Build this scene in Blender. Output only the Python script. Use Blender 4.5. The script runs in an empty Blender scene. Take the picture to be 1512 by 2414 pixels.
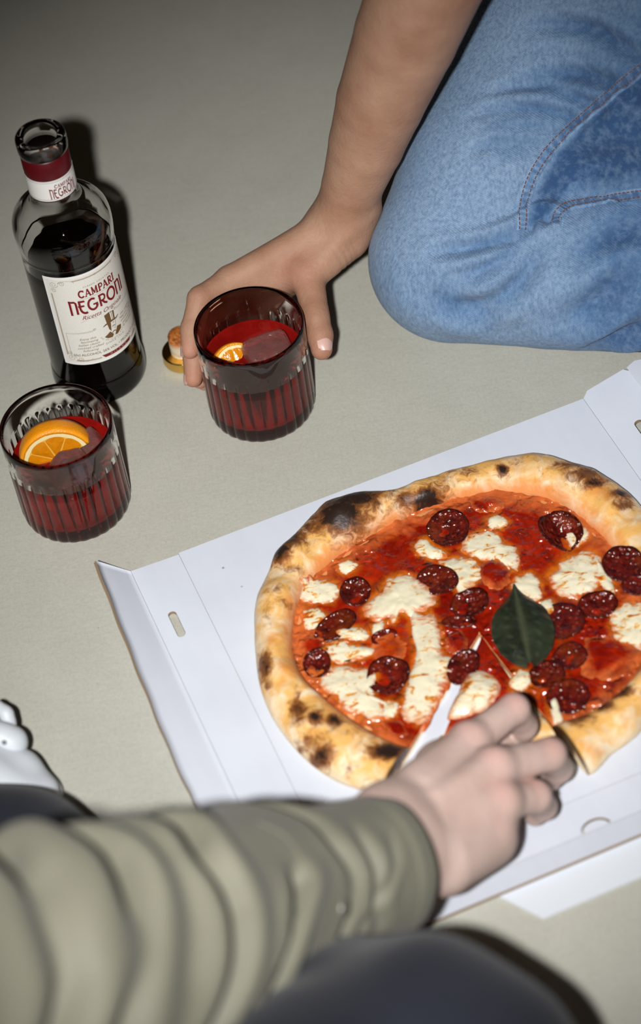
import bpy, bmesh, math, random
import numpy as np
from mathutils import Vector, Matrix, noise as mnoise
from mathutils.bvhtree import BVHTree

random.seed(7)
rng = np.random.default_rng(7)
scene = bpy.context.scene
COL = scene.collection
pi = math.pi

# ------------------------------------------------------------------ camera
IW, IH, FPX = 1512.0, 2414.0, 5200.0
ELEV, ROLL = math.radians(49.12), math.radians(-9.05)
CAM = np.array([0.0, 0.0, 1.2453])
FWD = np.array([0.0, math.cos(ELEV), -math.sin(ELEV)])
_r0 = np.array([1.0, 0, 0]); _u0 = np.cross(_r0, FWD)
RIGHT = math.cos(ROLL) * _r0 + math.sin(ROLL) * _u0
UP = -math.sin(ROLL) * _r0 + math.cos(ROLL) * _u0
cam_d = bpy.data.cameras.new('camera')
cam = bpy.data.objects.new('camera', cam_d); COL.objects.link(cam)
M = Matrix.Identity(4)
for i in range(3):
    M[i][0] = RIGHT[i]; M[i][1] = UP[i]; M[i][2] = -FWD[i]; M[i][3] = CAM[i]
cam.matrix_world = M
cam_d.sensor_fit = 'VERTICAL'; cam_d.sensor_height = 36.0; cam_d.sensor_width = 36.0 * IW / IH
cam_d.lens = 36.0 * FPX / IH
cam_d.clip_start = 0.05; cam_d.clip_end = 50
cam_d.dof.use_dof = True
cam_d.dof.focus_distance = 1.66
cam_d.dof.aperture_fstop = 3.5
scene.camera = cam

# ------------------------------------------------------------------ light: on-camera flash + dim room
world = bpy.data.worlds.new('world'); scene.world = world; world.use_nodes = True
bg = world.node_tree.nodes['Background']
bg.inputs[0].default_value = (1.0, 0.70, 0.45, 1); bg.inputs[1].default_value = 0.012
def G0(x, y):
    d = FWD + (x - IW / 2) / FPX * RIGHT - (y - IH / 2) / FPX * UP
    return CAM - CAM[2] / d[2] * d
def V3_(p): return Vector([float(q) for q in p])
fl_d = bpy.data.lights.new('camera_flash', 'SPOT')
fl_d.energy = 149.0; fl_d.color = (1.0, 0.99, 0.975)
fl_d.shadow_soft_size = 0.022; fl_d.cycles.is_caustics_light = True
fl_d.spot_size = math.radians(38); fl_d.spot_blend = 1.0
flash = bpy.data.objects.new('camera_flash', fl_d); COL.objects.link(flash)
FLASH = Vector((-0.105, -0.03, 1.285))
FAIM = V3_(G0(820, 1230))
flash.location = FLASH
flash.rotation_euler = (FAIM - FLASH).to_track_quat('-Z', 'Y').to_euler()
scene.view_settings.view_transform = 'Standard'
scene.view_settings.look = 'None'
scene.view_settings.gamma = 1.0
scene.view_settings.exposure = 0.0
scene.view_settings.use_curve_mapping = False
scene.cycles.max_bounces = 12; scene.cycles.transmission_bounces = 12
scene.cycles.glossy_bounces = 6; scene.cycles.transparent_max_bounces = 16
scene.cycles.sample_clamp_indirect = 3.0
scene.cycles.blur_glossy = 0.3
scene.cycles.use_denoising = True

# ------------------------------------------------------------------ helpers
def G(x, y, z=0.0):
    """point at height z that stands at pixel x, y of the 1512 x 2414 frame"""
    d = FWD + (x - IW / 2) / FPX * RIGHT - (y - IH / 2) / FPX * UP
    return CAM + (z - CAM[2]) / d[2] * d

def V3(p): return Vector((float(p[0]), float(p[1]), float(p[2])))

def tag(o, label=None, cat=None, group=None, kind=None):
    if label: o['label'] = label
    if cat: o['category'] = cat
    if group: o['group'] = group
    if kind: o['kind'] = kind
    return o

def empty(name, loc=(0, 0, 0)):
    o = bpy.data.objects.new(name, None); o.location = loc; o.empty_display_size = 0.02
    COL.objects.link(o); return o

def link(name, me, mat=None, parent=None, smooth=True):
    o = bpy.data.objects.new(name, me); COL.objects.link(o)
    if mat: me.materials.append(mat)
    if smooth and len(me.polygons):
        me.polygons.foreach_set('use_smooth', [True] * len(me.polygons))
    if parent is not None:
        o.parent = parent
        o.matrix_parent_inverse = Matrix.Translation(-parent.matrix_basis.translation) if parent.type == 'EMPTY' else Matrix.Identity(4)
    return o

def mesh(name, verts, faces, mat=None, parent=None, smooth=True, attrs=None):
    me = bpy.data.meshes.new(name)
    me.from_pydata([tuple(map(float, v)) for v in verts], [], [tuple(int(i) for i in f) for f in faces])
    me.update()
    if attrs:
        for k, a in attrs.items():
            at = me.attributes.new(k, 'FLOAT', 'POINT'); at.data.foreach_set('value', np.asarray(a, np.float32))
    return link(name, me, mat, parent, smooth)

def bm_obj(name, bm, mat=None, parent=None, smooth=False):
    me = bpy.data.meshes.new(name); bm.normal_update(); bm.to_mesh(me); bm.free()
    return link(name, me, mat, parent, smooth)

def lathe(profile, n=64, close=False, mod=None):
    """profile (r, z) -> verts, faces ; r == 0 points become poles ; mod(r, z, ang) -> r"""
    verts, faces, rings = [], [], []
    for (r, z) in profile:
        if r < 1e-7:
            rings.append([len(verts)]); verts.append((0, 0, z))
        else:
            ids = []
            for k in range(n):
                a = 2 * pi * k / n
                rr = mod(r, z, a) if mod else r
                ids.append(len(verts)); verts.append((rr * math.cos(a), rr * math.sin(a), z))
            rings.append(ids)
    seq = list(zip(rings, rings[1:])) + ([(rings[-1], rings[0])] if close else [])
    for A, B in seq:
        if len(A) == 1 and len(B) == 1: continue
        for k in range(n):
            k2 = (k + 1) % n
            if len(A) == 1: faces.append((A[0], B[k2], B[k]))
            elif len(B) == 1: faces.append((A[k], A[k2], B[0]))
            else: faces.append((A[k], A[k2], B[k2], B[k]))
    return verts, faces

def shift(verts, loc):
    return [(v[0] + loc[0], v[1] + loc[1], v[2] + loc[2]) for v in verts]

def smooth_profile(pts, sub=6):
    """catmull-rom through the points"""
    P = [np.array(p, float) for p in pts]
    P = [2 * P[0] - P[1]] + P + [2 * P[-1] - P[-2]]
    out = []
    for i in range(1, len(P) - 2):
        for k in range(sub):
            t = k / sub
            a, b, c, d = P[i - 1], P[i], P[i + 1], P[i + 2]
            out.append(0.5 * (2 * b + (c - a) * t + (2 * a - 5 * b + 4 * c - d) * t * t + (3 * b - a - 3 * c + d) * t ** 3))
    out.append(P[-2])
    return out

def grid_faces(nu, nv, wrap_v=False):
    f = []
    for i in range(nu - 1):
        for j in range(nv if wrap_v else nv - 1):
            j2 = (j + 1) % nv
            f.append((i * nv + j, (i + 1) * nv + j, (i + 1) * nv + j2, i * nv + j2))
    return f

def nz(p, s=1.0, off=0.0):
    return mnoise.noise(Vector((p[0] * s + off, p[1] * s - off, (p[2] if len(p) > 2 else 0.0) * s + 0.37 * off)))

def fbm(p, s, o=3, off=0.0):
    v, a = 0.0, 1.0
    for k in range(o):
        v += a * nz(p, s, off + 11.3 * k); s *= 2.03; a *= 0.5
    return v

# ---- signed-distance modelling with surface nets: limbs and cloth grow as one smooth skin
class SDF:
    def __init__(self, lo, hi, h):
        self.lo = np.array(lo, float); self.h = h
        self.n = np.ceil((np.array(hi, float) - self.lo) / h).astype(int) + 1
        self.ax = [self.lo[i] + h * np.arange(self.n[i]) for i in range(3)]
    def blank(self): return np.full(self.n, 1.0, np.float32)
    def sub(self, lo, hi):
        s = self.window(lo, hi); o = SDF.__new__(SDF); o.h = self.h
        o.ax = [self.ax[i][s[i]] for i in range(3)]; o.n = np.array([len(a) for a in o.ax]); o.lo = np.array([a[0] for a in o.ax]); o.slices = s
        return o
    def window(self, lo, hi):
        s = []
        for i in range(3):
            a = int(np.clip(np.floor((lo[i] - self.lo[i]) / self.h), 0, self.n[i]))
            b = int(np.clip(np.ceil((hi[i] - self.lo[i]) / self.h) + 1, 0, self.n[i]))
            s.append(slice(a, max(b, a)))
        return tuple(s)
    def coords(self, s):
        return np.meshgrid(self.ax[0][s[0]], self.ax[1][s[1]], self.ax[2][s[2]], indexing='ij')
    def cone(self, D, a, b, ra, rb, k=0.003, flat=None):
        """rounded cone; flat = (axis, factor): thickness along that axis scaled"""
        a = np.array(a, float); b = np.array(b, float); m = max(ra, rb) * 1.05 + k + 3 * self.h + 0.012
        s = self.window(np.minimum(a, b) - m, np.maximum(a, b) + m)
        X, Y, Z = self.coords(s)
        if X.size == 0: return D
        ab = b - a; L = ab @ ab + 1e-12
        t = np.clip(((X - a[0]) * ab[0] + (Y - a[1]) * ab[1] + (Z - a[2]) * ab[2]) / L, 0, 1)
        dx, dy, dz = X - a[0] - t * ab[0], Y - a[1] - t * ab[1], Z - a[2] - t * ab[2]
        q = dx * dx + dy * dy + dz * dz
        if flat is not None:
            n = np.array(flat[0], float); n /= np.linalg.norm(n)
            c = dx * n[0] + dy * n[1] + dz * n[2]
            q = q + c * c * (1.0 / flat[1] ** 2 - 1)
        d = np.sqrt(q) - (ra + (rb - ra) * t)
        D[s] = smin(D[s], d, k)
        return D
    def chain(self, D, pts, k=0.003, flat=None):
        """pts: (point, radius) list"""
        for (a, ra), (b, rb) in zip(pts, pts[1:]):
            self.cone(D, a, b, ra, rb, k, flat)
        return D
    def mesh(self, D):
        n = self.n; ins = D < 0
        c = np.zeros(n - 1, int)
        for i in (0, 1):
            for j in (0, 1):
                for k in (0, 1):
                    c += ins[i:n[0] - 1 + i, j:n[1] - 1 + j, k:n[2] - 1 + k]
        act = (c > 0) & (c < 8)
        idx = np.full(n - 1, -1, int); cells = np.argwhere(act); idx[act] = np.arange(len(cells))
        acc = np.zeros((len(cells), 3)); cnt = np.zeros(len(cells))
        cor = [(i, j, k) for i in (0, 1) for j in (0, 1) for k in (0, 1)]
        for a in cor:
            for b in cor:
                if sum(abs(a[q] - b[q]) for q in range(3)) != 1 or a > b: continue
                da = D[cells[:, 0] + a[0], cells[:, 1] + a[1], cells[:, 2] + a[2]]
                db = D[cells[:, 0] + b[0], cells[:, 1] + b[1], cells[:, 2] + b[2]]
                m = (da < 0) != (db < 0)
                t = np.where(m, da / np.where(m, da - db, 1), 0)
                p = np.array(a) + t[:, None] * (np.array(b) - np.array(a))
                acc[m] += p[m]; cnt[m] += 1
        V = self.lo + self.h * (cells + acc / cnt[:, None])
        F = []
        for ax in range(3):
            sl0 = [slice(None)] * 3; sl1 = [slice(None)] * 3
            sl0[ax] = slice(0, -1); sl1[ax] = slice(1, None)
            A = ins[tuple(sl0)]; B = ins[tuple(sl1)]
            o1, o2 = [(1, 2), (2, 0), (0, 1)][ax]
            for flip, e in ((False, A & ~B), (True, ~A & B)):
                E = np.argwhere(e)
                E = E[(E[:, o1] > 0) & (E[:, o2] > 0) & (E[:, o1] < n[o1] - 1) & (E[:, o2] < n[o2] - 1)]
                q = []
                for d1, d2 in ((-1, -1), (0, -1), (0, 0), (-1, 0)):
                    e2 = E.copy(); e2[:, o1] += d1; e2[:, o2] += d2
                    q.append(idx[e2[:, 0], e2[:, 1], e2[:, 2]])
                q = np.stack(q, 1)
                F.append(q[:, ::-1] if flip else q)
        F = np.concatenate(F); F = F[(F >= 0).all(1)]
        return V, F

def smin(a, b, k):
    if k <= 0: return np.minimum(a, b)
    h = np.clip(0.5 + 0.5 * (b - a) / k, 0, 1)
    return b + (a - b) * h - k * h * (1 - h)

def np_mesh(name, V, F, mat, parent=None, attrs=None, relax=0):
    V = np.asarray(V, float)
    if relax:
        e = np.concatenate([F[:, [0, 1]], F[:, [1, 2]], F[:, [2, 3]], F[:, [3, 0]]])
        for _ in range(relax):
            acc = np.zeros_like(V); cnt = np.zeros(len(V))
            for a, b in ((0, 1), (1, 0)):
                np.add.at(acc, e[:, a], V[e[:, b]]); np.add.at(cnt, e[:, a], 1)
            V = 0.4 * V + 0.6 * acc / np.maximum(cnt, 1)[:, None]
    me = bpy.data.meshes.new(name)
    me.vertices.add(len(V)); me.vertices.foreach_set('co', V.astype(np.float32).ravel())
    me.loops.add(F.size); me.loops.foreach_set('vertex_index', F.astype(np.int32).ravel())
    me.polygons.add(len(F))
    me.polygons.foreach_set('loop_start', np.arange(0, F.size, 4, dtype=np.int32))
    me.update(calc_edges=True); me.validate()
    if attrs:
        for k, a in attrs.items():
            at = me.attributes.new(k, 'FLOAT', 'POINT'); at.data.foreach_set('value', np.asarray(a, np.float32))
    return link(name, me, mat, parent), V

def bvh_of(V, F): return BVHTree.FromPolygons([tuple(v) for v in V], [tuple(int(i) for i in f) for f in F])

def on_surface(bvh, x, y):
    d = V3(G(x, y, 0.0)) - V3(CAM); d.normalize()
    return bvh.ray_cast(V3(CAM), d)

# ------------------------------------------------------------------ materials
class NT:
    def __init__(self, name):
        self.m = bpy.data.materials.new(name); self.m.use_nodes = True
        self.t = self.m.node_tree; self.b = self.t.nodes['Principled BSDF']; self.out = self.t.nodes['Material Output']
    def n(self, typ, **kw):
        nd = self.t.nodes.new(typ)
        for k, v in kw.items():
            if k.startswith('i_'): nd.inputs[k[2:].replace('_', ' ')].default_value = v
            else: setattr(nd, k, v)
        return nd
    def l(self, a, b): self.t.links.new(a, b)
    def coord(self, out='Object'): return self.n('ShaderNodeTexCoord').outputs[out]
    def attr(self, name): return self.n('ShaderNodeAttribute', attribute_name=name).outputs['Fac']
    def mapping(self, vec, scale=(1, 1, 1), rot=(0, 0, 0)):
        m = self.n('ShaderNodeMapping'); m.inputs['Scale'].default_value = scale; m.inputs['Rotation'].default_value = rot
        self.l(vec, m.inputs['Vector']); return m.outputs[0]
    def noise(self, scale, detail=3, rough=0.55, vec=None, dist=0.0):
        nd = self.n('ShaderNodeTexNoise'); nd.inputs['Scale'].default_value = scale; nd.inputs['Detail'].default_value = detail
        nd.inputs['Roughness'].default_value = rough; nd.inputs['Distortion'].default_value = dist
        self.l(vec if vec is not None else self.coord(), nd.inputs['Vector']); return nd.outputs['Fac']
    def voro(self, scale, vec=None, feature='F1'):
        nd = self.n('ShaderNodeTexVoronoi', feature=feature); nd.inputs['Scale'].default_value = scale
        self.l(vec if vec is not None else self.coord(), nd.inputs['Vector']); return nd.outputs['Distance']
    def ramp(self, fac, stops, interp='LINEAR'):
        r = self.n('ShaderNodeValToRGB'); cr = r.color_ramp; cr.interpolation = interp
        while len(cr.elements) < len(stops): cr.elements.new(0.5)
        for e, (p, c) in zip(cr.elements, stops):
            e.position = p; e.color = (c, c, c, 1) if not hasattr(c, '__len__') else (*c[:3], 1)
        self.l(fac, r.inputs['Fac']); return r.outputs['Color']
    def mix(self, fac, a, b, mode='MIX'):
        m = self.n('ShaderNodeMix', data_type='RGBA', blend_type=mode)
        if isinstance(fac, (int, float)): m.inputs[0].default_value = fac
        else: self.l(fac, m.inputs[0])
        for s, v in ((6, a), (7, b)):
            if hasattr(v, '__len__'): m.inputs[s].default_value = (*v[:3], 1)
            else: self.l(v, m.inputs[s])
        return m.outputs[2]
    def math(self, op, a, b=None, clamp=False):
        m = self.n('ShaderNodeMath', operation=op, use_clamp=clamp)
        for s, v in ((0, a), (1, b)):
            if v is None: continue
            if isinstance(v, (int, float)): m.inputs[s].default_value = v
            else: self.l(v, m.inputs[s])
        return m.outputs[0]
    def bump(self, h, strength=0.3, dist=0.001, prev=None):
        b = self.n('ShaderNodeBump'); b.inputs['Strength'].default_value = strength; b.inputs['Distance'].default_value = dist
        self.l(h, b.inputs['Height'])
        if prev is not None: self.l(prev, b.inputs['Normal'])
        return b.outputs[0]
    def set(self, **kw):
        for k, v in kw.items():
            s = self.b.inputs[k.replace('_', ' ')]
            if isinstance(v, bpy.types.NodeSocket): self.l(v, s)
            elif hasattr(v, '__len__') and len(v) == 3 and s.type == 'RGBA': s.default_value = (*v, 1)
            else: s.default_value = v
        return self.m

def srgb(r, g, b):
    f = lambda c: ((c / 255 + 0.055) / 1.055) ** 2.4 if c / 255 > 0.04045 else c / 255 / 12.92
    return (f(r), f(g), f(b))

def plain(name, col, rough=0.6, **kw):
    t = NT(name); t.set(Base_Color=col, Roughness=rough, **kw); return t.m
# ------------------------------------------------------------------ materials of the setting
def mat_floor():
    t = NT('floor_concrete')
    c = t.coord()
    big = t.noise(3.0, 4, 0.6, c); mid = t.noise(22, 4, 0.6, c); fine = t.noise(420, 3, 0.7, c)
    fib = t.noise(60, 5, 0.75, t.mapping(c, (0.35, 3.2, 1), (0, 0, 0.5)), 1.5)
    fib2 = t.noise(75, 5, 0.75, t.mapping(c, (3.0, 0.4, 1), (0, 0, 0.3)), 1.5)
    col = t.mix(t.ramp(big, [(0.3, 0), (0.7, 1)]), srgb(184, 183, 171), srgb(194, 193, 182))
    col = t.mix(t.math('MULTIPLY', t.ramp(mid, [(0.35, 0), (0.75, 1)]), 0.45), col, srgb(175, 174, 162))
    col = t.mix(t.math('MULTIPLY', t.ramp(fine, [(0.42, 0), (0.62, 1)]), 0.16), col, srgb(140, 136, 124))
    for f, s in ((fib, 0.22), (fib2, 0.20)):
        col = t.mix(t.math('MULTIPLY', t.ramp(f, [(0.485, 0), (0.5, 1), (0.515, 0)]), s), col, srgb(130, 128, 118))
    sp = t.voro(88, c)
    gate = t.ramp(t.noise(31, 2, 0.5, c), [(0.48, 0), (0.6, 1)])
    col = t.mix(t.math('MULTIPLY', t.math('MULTIPLY', t.ramp(sp, [(0.025, 1), (0.055, 0)]), 0.75), gate), col, srgb(96, 92, 84))
    sp2 = t.voro(210, c)
    col = t.mix(t.math('MULTIPLY', t.math('MULTIPLY', t.ramp(sp2, [(0.05, 1), (0.1, 0)]), 0.35), t.ramp(t.noise(45, 2, 0.5, c), [(0.5, 0), (0.6, 1)])), col, srgb(120, 116, 106))
    col = t.mix(0.0, col, col)
    bp = t.bump(t.noise(160, 5, 0.65, c), 0.22, 0.0012)
    return t.set(Base_Color=col, Roughness=t.ramp(mid, [(0.2, 0.5), (0.8, 0.68)]), Specular_IOR_Level=0.35, Normal=bp)

def mat_card():
    t = NT('white_cardboard')
    c = t.coord()
    a = math.radians(15.54)
    w = t.n('ShaderNodeTexWave', wave_type='BANDS', bands_direction='X')
    w.inputs['Scale'].default_value = 26; w.inputs['Distortion'].default_value = 0.35; w.inputs['Detail'].default_value = 1
    t.l(t.mapping(c, (1, 1, 1), (0, 0, -a)), w.inputs['Vector'])
    g = t.noise(14, 3, 0.6, c)
    sp = t.voro(34, c)
    col = t.mix(t.ramp(g, [(0.3, 0), (0.7, 1)]), srgb(205, 210, 221), srgb(212, 217, 227))
    spots = t.math('MULTIPLY', t.ramp(sp, [(0.03, 1), (0.05, 0)]), t.ramp(t.noise(7, 2, 0.5, c), [(0.5, 0), (0.62, 1)]))
    col = t.mix(t.math('MULTIPLY', spots, 0.7), col, srgb(90, 84, 80))
    bp = t.bump(w.outputs['Fac'], 0.10, 0.0006)
    bp = t.bump(t.noise(60, 4, 0.6, c), 0.10, 0.001, bp)
    return t.set(Base_Color=col, Roughness=0.72, Specular_IOR_Level=0.25, Normal=bp)

M_floor = mat_floor()
M_card = mat_card()
M_kraft = plain('kraft_board_edge', srgb(150, 126, 98), 0.85)
M_paper = plain('white_paper_board', srgb(216, 221, 228), 0.75)

# ------------------------------------------------------------------ floor
s = 3.2
bm = bmesh.new()
bmesh.ops.create_grid(bm, x_segments=8, y_segments=8, size=s)
floor = bm_obj('floor', bm, M_floor)
floor.location = (0, 1.1, 0); floor.cycles.is_caustics_receiver = True
tag(floor, 'pale beige concrete floor with faint fibres and dark specks', 'floor', kind='structure')

# ------------------------------------------------------------------ pizza box
BZ = 0.0040
BO = G(420, 1304, BZ)[:2]
_a = math.radians(15.54)
BU = np.array([math.cos(_a), math.sin(_a), 0.0]); BV = np.array([math.sin(_a), -math.cos(_a), 0.0])
BOX_W, BOX_D, BT = 0.3335, 0.3215, 0.0028

def box_pt(u, v, z=BZ): return np.array([BO[0], BO[1], 0]) + BU * u + BV * v + np.array([0, 0, z])

def rrect(cx, cy, hx, hy, r, n=5):
    pts = []
    for (sx, sy, a0) in ((1, 1, 0), (-1, 1, 90), (-1, -1, 180), (1, -1, 270)):
        for k in range(n + 1):
            a = math.radians(a0 + 90 * k / n)
            pts.append((cx + sx * (hx - r) + r * math.cos(a), cy + sy * (hy - r) + r * math.sin(a)))
    return pts

def slab(name, outer, holes, place, parent, mats, thick=BT):
    """flat board with holes: outline in 2-D, place(x, y) -> top point and normal"""
    bm = bmesh.new(); loops = []
    for lp in [outer] + holes:
        vs = [bm.verts.new((x, y, 0)) for x, y in lp]
        loops.append(vs)
        for i in range(len(vs)): bm.edges.new((vs[i], vs[(i + 1) % len(vs)]))
    bmesh.ops.triangle_fill(bm, use_beauty=True, use_dissolve=False, edges=bm.edges[:])
    tris = [[v.index for v in f.verts] for f in bm.faces] if False else None
    bm.verts.index_update()
    pts = [(v.co.x, v.co.y) for v in bm.verts]
    tris = []
    for f in bm.faces:
        t = [v.index for v in f.verts]
        (ax, ay), (bx, by), (cx, cy) = (pts[i] for i in t[:3])
        tris.append(t if (bx - ax) * (cy - ay) - (by - ay) * (cx - ax) > 0 else t[::-1])
    lidx = [[v.index for v in lp] for lp in loops]
    bm.free()
    n = len(pts); V = []
    for (x, y) in pts: V.append(place(x, y)[0])
    for (x, y) in pts:
        p, nn = place(x, y); V.append(p - nn * thick)
    # which way round does the top face up?
    a, b, c = (V[i] for i in tris[0]); up = np.cross(b - a, c - a) @ place(*pts[tris[0][0]])[1] > 0
    F = [t if up else t[::-1] for t in tris] + [[i + n for i in (t[::-1] if up else t)] for t in tris]
    nt = len(F)
    for lp in lidx:
        for i in range(len(lp)):
            a, b = lp[i], lp[(i + 1) % len(lp)]
            F.append((a, b, b + n, a + n))
    me = bpy.data.meshes.new(name); me.from_pydata([tuple(v) for v in V], [], F)
    for m in mats: me.materials.append(m)
    for i, p in enumerate(me.polygons): p.material_index = 0 if i < nt else len(mats) - 1
    bm = bmesh.new(); bm.from_mesh(me); bmesh.ops.recalc_face_normals(bm, faces=bm.faces[:]); bm.to_mesh(me); bm.free()
    return link(name, me, None, parent, smooth=False)

pbox = empty('pizza_box', tuple(box_pt(BOX_W / 2, BOX_D / 2, 0)))
tag(pbox, 'opened white cardboard pizza box lying flat on the floor under the pizza', 'pizza box')
CM = [M_card, M_kraft]
Zup = np.array([0, 0, 1.0])

def flatp(u0, v0, du, dv, z=BZ, tilt=0.0):
    """board whose local x runs along du, y along dv raised by tilt"""
    d = dv * math.cos(tilt) + Zup * math.sin(tilt)
    nn = np.cross(du, d); nn = nn / np.linalg.norm(nn); nn = nn if nn[2] > 0 else -nn
    o = box_pt(u0, v0, z)
    return lambda x, y: (o + du * x + d * y, nn)

# base
g = 0.00020
slab('base_panel', [(g, 0), (BOX_W - g, 0), (BOX_W - g, BOX_D - g), (g, BOX_D - g)], [], flatp(0, 0, BU, BV), pbox, CM)
# left wall panel laid flat (x along the crease towards the camera, y outwards) with the tab slot
LW = 0.0375
slab('side_panel', [(0.0015, 0), (0.012, 0), (BOX_D, 0), (BOX_D, LW - g), (0, LW - g)],
     [rrect(0.0620, 0.0235, 0.0125, 0.0031, 0.0029)],
     flatp(0, 0, BV, -BU, BZ, 0.0), pbox, CM)
# strip standing up along the left panel, twisting flat towards the near corner
def left_strip(x, y):
    t = min(max(x / BOX_D, 0), 1)
    til = math.radians(40 * (1 - t) ** 1.1 + 3)
    d = -BU * math.cos(til) + Zup * math.sin(til)
    nn = np.cross(BV, d); nn = nn if nn[2] > 0 else -nn
    return box_pt(-LW, 0) + BV * x + d * y, nn / np.linalg.norm(nn)
def strip_w(x):
    y = 0.0305 - 0.0065 * max(0, (x / BOX_D - 0.55)) / 0.45 + 0.0004 * math.sin(x * 140)
    if 0.212 < x < 0.232: y += 0.0012 - 0.0034 * ((x - 0.212) / 0.02)
    return y
nx_, ny_ = 64, 6
top_, bot_ = [], []
for i in range(nx_ + 1):
    for j in range(ny_ + 1):
        f = j / ny_; x = -0.004 * f + (BOX_D + 0.004 * f) * i / nx_
        q, nn = left_strip(x, strip_w(x) * f); top_.append(q); bot_.append(q - nn * BT)
F = grid_faces(nx_ + 1, ny_ + 1); k = len(top_)
nt = len(F); F = F + [tuple(a + k for a in f[::-1]) for f in F]; ns = len(F)
m_ = ny_ + 1
for i in range(nx_): F += [(i * m_, (i + 1) * m_, (i + 1) * m_ + k, i * m_ + k), (i * m_ + ny_, i * m_ + ny_ + k, (i + 1) * m_ + ny_ + k, (i + 1) * m_ + ny_)]
for j in range(ny_): F += [(j, j + k, j + 1 + k, j + 1), (nx_ * m_ + j, nx_ * m_ + j + 1, nx_ * m_ + j + 1 + k, nx_ * m_ + j + k)]
st_ = mesh('side_strip', top_ + bot_, F, None, pbox, smooth=False)
for m in CM: st_.data.materials.append(m)
for i, q in enumerate(st_.data.polygons): q.material_index = 0 if i < ns else 1; q.use_smooth = i < ns
# right wall panel, a little raised, with its slot; then the strip standing up
RT = math.radians(13)
slab('side_panel', [(0.0, 0), (BOX_D, 0), (BOX_D, 0.041), (-0.002, 0.041), (-0.006, 0.038), (-0.005, 0.006)],
     [rrect(0.0560, 0.0235, 0.0125, 0.0034, 0.003)], flatp(BOX_W, 0, BV, BU, BZ, RT), pbox, CM)
zr = BZ + 0.041 * math.sin(RT)
slab('side_strip', [(-0.006, 0), (BOX_D, 0), (BOX_D, 0.029), (0.016, 0.029), (-0.002, 0.010)], [],
     flatp(BOX_W + 0.041 * math.cos(RT), 0, BV, BU, zr, math.radians(62)), pbox, CM)
# front wall panel and strip towards the camera, half-round tab cut on the fold
FW_ = 0.0270
arc = [(0.1675 + 0.0105 * math.cos(a), FW_ - 0.0012 - 0.0074 * math.sin(a)) for a in [pi * k / 10 for k in range(11)]]
arc2 = [(0.1675 + 0.0088 * math.cos(a), FW_ - 0.0012 - 0.0056 * math.sin(a)) for a in [pi * k / 10 for k in range(10, -1, -1)]]
slab('front_panel', [(-0.002, 0), (BOX_W, 0), (BOX_W, FW_ - g), (-0.002, FW_ - g)], [arc + arc2],
     flatp(0, BOX_D, BU, BV, BZ, math.radians(2)), pbox, CM)
slab('front_strip', [(-0.002, 0), (BOX_W, 0), (BOX_W, 0.0180), (-0.001, 0.0172)], [],
     flatp(0, BOX_D + FW_, BU, BV, BZ + FW_ * math.sin(math.radians(2)), math.radians(11)), pbox, CM)
# loose tongue that lies on the floor below the front strip
slab('front_tongue', [(0, 0), (0.30, 0), (0.30, 0.040), (0.027, 0.040)], [],
     lambda x, y: (G(1187, 2105, 0.0014) * np.array([1, 1, 0]) + np.array([0, 0, 0.0014]) + BU * x + BV * (y - 0.012) - BU * 0.012, Zup), pbox, [M_paper, M_paper], 0.0012)
# ------------------------------------------------------------------ pizza
PZ = BZ + 0.0004                      # the pizza rests on the board
PC = G(1130, 1490, PZ + 0.008)[:2]    # where the cuts meet
outline_px = [(599, 1480), (598, 1440), (606, 1395), (632, 1345), (648, 1302), (690, 1262), (738, 1212), (772, 1180), (850, 1164),
              (900, 1166), (950, 1150), (1000, 1130), (1060, 1112), (1120, 1092), (1200, 1070), (1270, 1063), (1310, 1078),
              (1380, 1100), (1440, 1126), (1490, 1162), (1535, 1215), (1572, 1290), (1590, 1380), (1588, 1480), (1565, 1580),
              (1540, 1660), (1505, 1722), (1440, 1768), (1402, 1812), (1372, 1822), (1330, 1850), (1250, 1885), (1150, 1915),
              (1050, 1915), (960, 1892), (872, 1858), (800, 1836), (740, 1800), (682, 1742), (640, 1682), (614, 1620), (602, 1545)]
rimw_px = [(690, 1480), (715, 1390), (890, 1250), (1060, 1178), (1200, 1150), (1300, 1172), (1420, 1260), (1480, 1340), (1512, 1580),
           (1300, 1705), (960, 1755), (790, 1660), (700, 1570)]
def polar(pxs, z):
    out = []
    for x, y in pxs:
        p = G(x, y, z)[:2] - PC
        out.append((math.atan2(p[1], p[0]) % (2 * pi), math.hypot(*p)))
    out.sort(); return np.array(out)
_o = polar(outline_px, PZ + 0.010); _i = polar(rimw_px, PZ + 0.010)
def per(tab, th):
    th = np.asarray(th) % (2 * pi)
    x = np.concatenate([tab[-3:, 0] - 2 * pi, tab[:, 0], tab[:3, 0] + 2 * pi]); y = np.concatenate([tab[-3:, 1], tab[:, 1], tab[:3, 1]])
    return np.interp(th, x, y)
def smooth_per(tab, w):
    t = np.linspace(0, 2 * pi, 721)[:-1]; y = per(tab, t)
    k = np.exp(-0.5 * (np.arange(-12, 13) / w) ** 2); k /= k.sum()
    y = np.convolve(np.concatenate([y[-12:], y, y[:12]]), k, 'valid')
    return np.stack([t, y], 1)
OUT = smooth_per(_o, 2.2); INN = smooth_per(_i, 7)
def R_out(th): return per(OUT, th)
def R_in(th): return np.minimum(per(INN, th), per(OUT, th) - 0.017)
H0 = 0.0052
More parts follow.
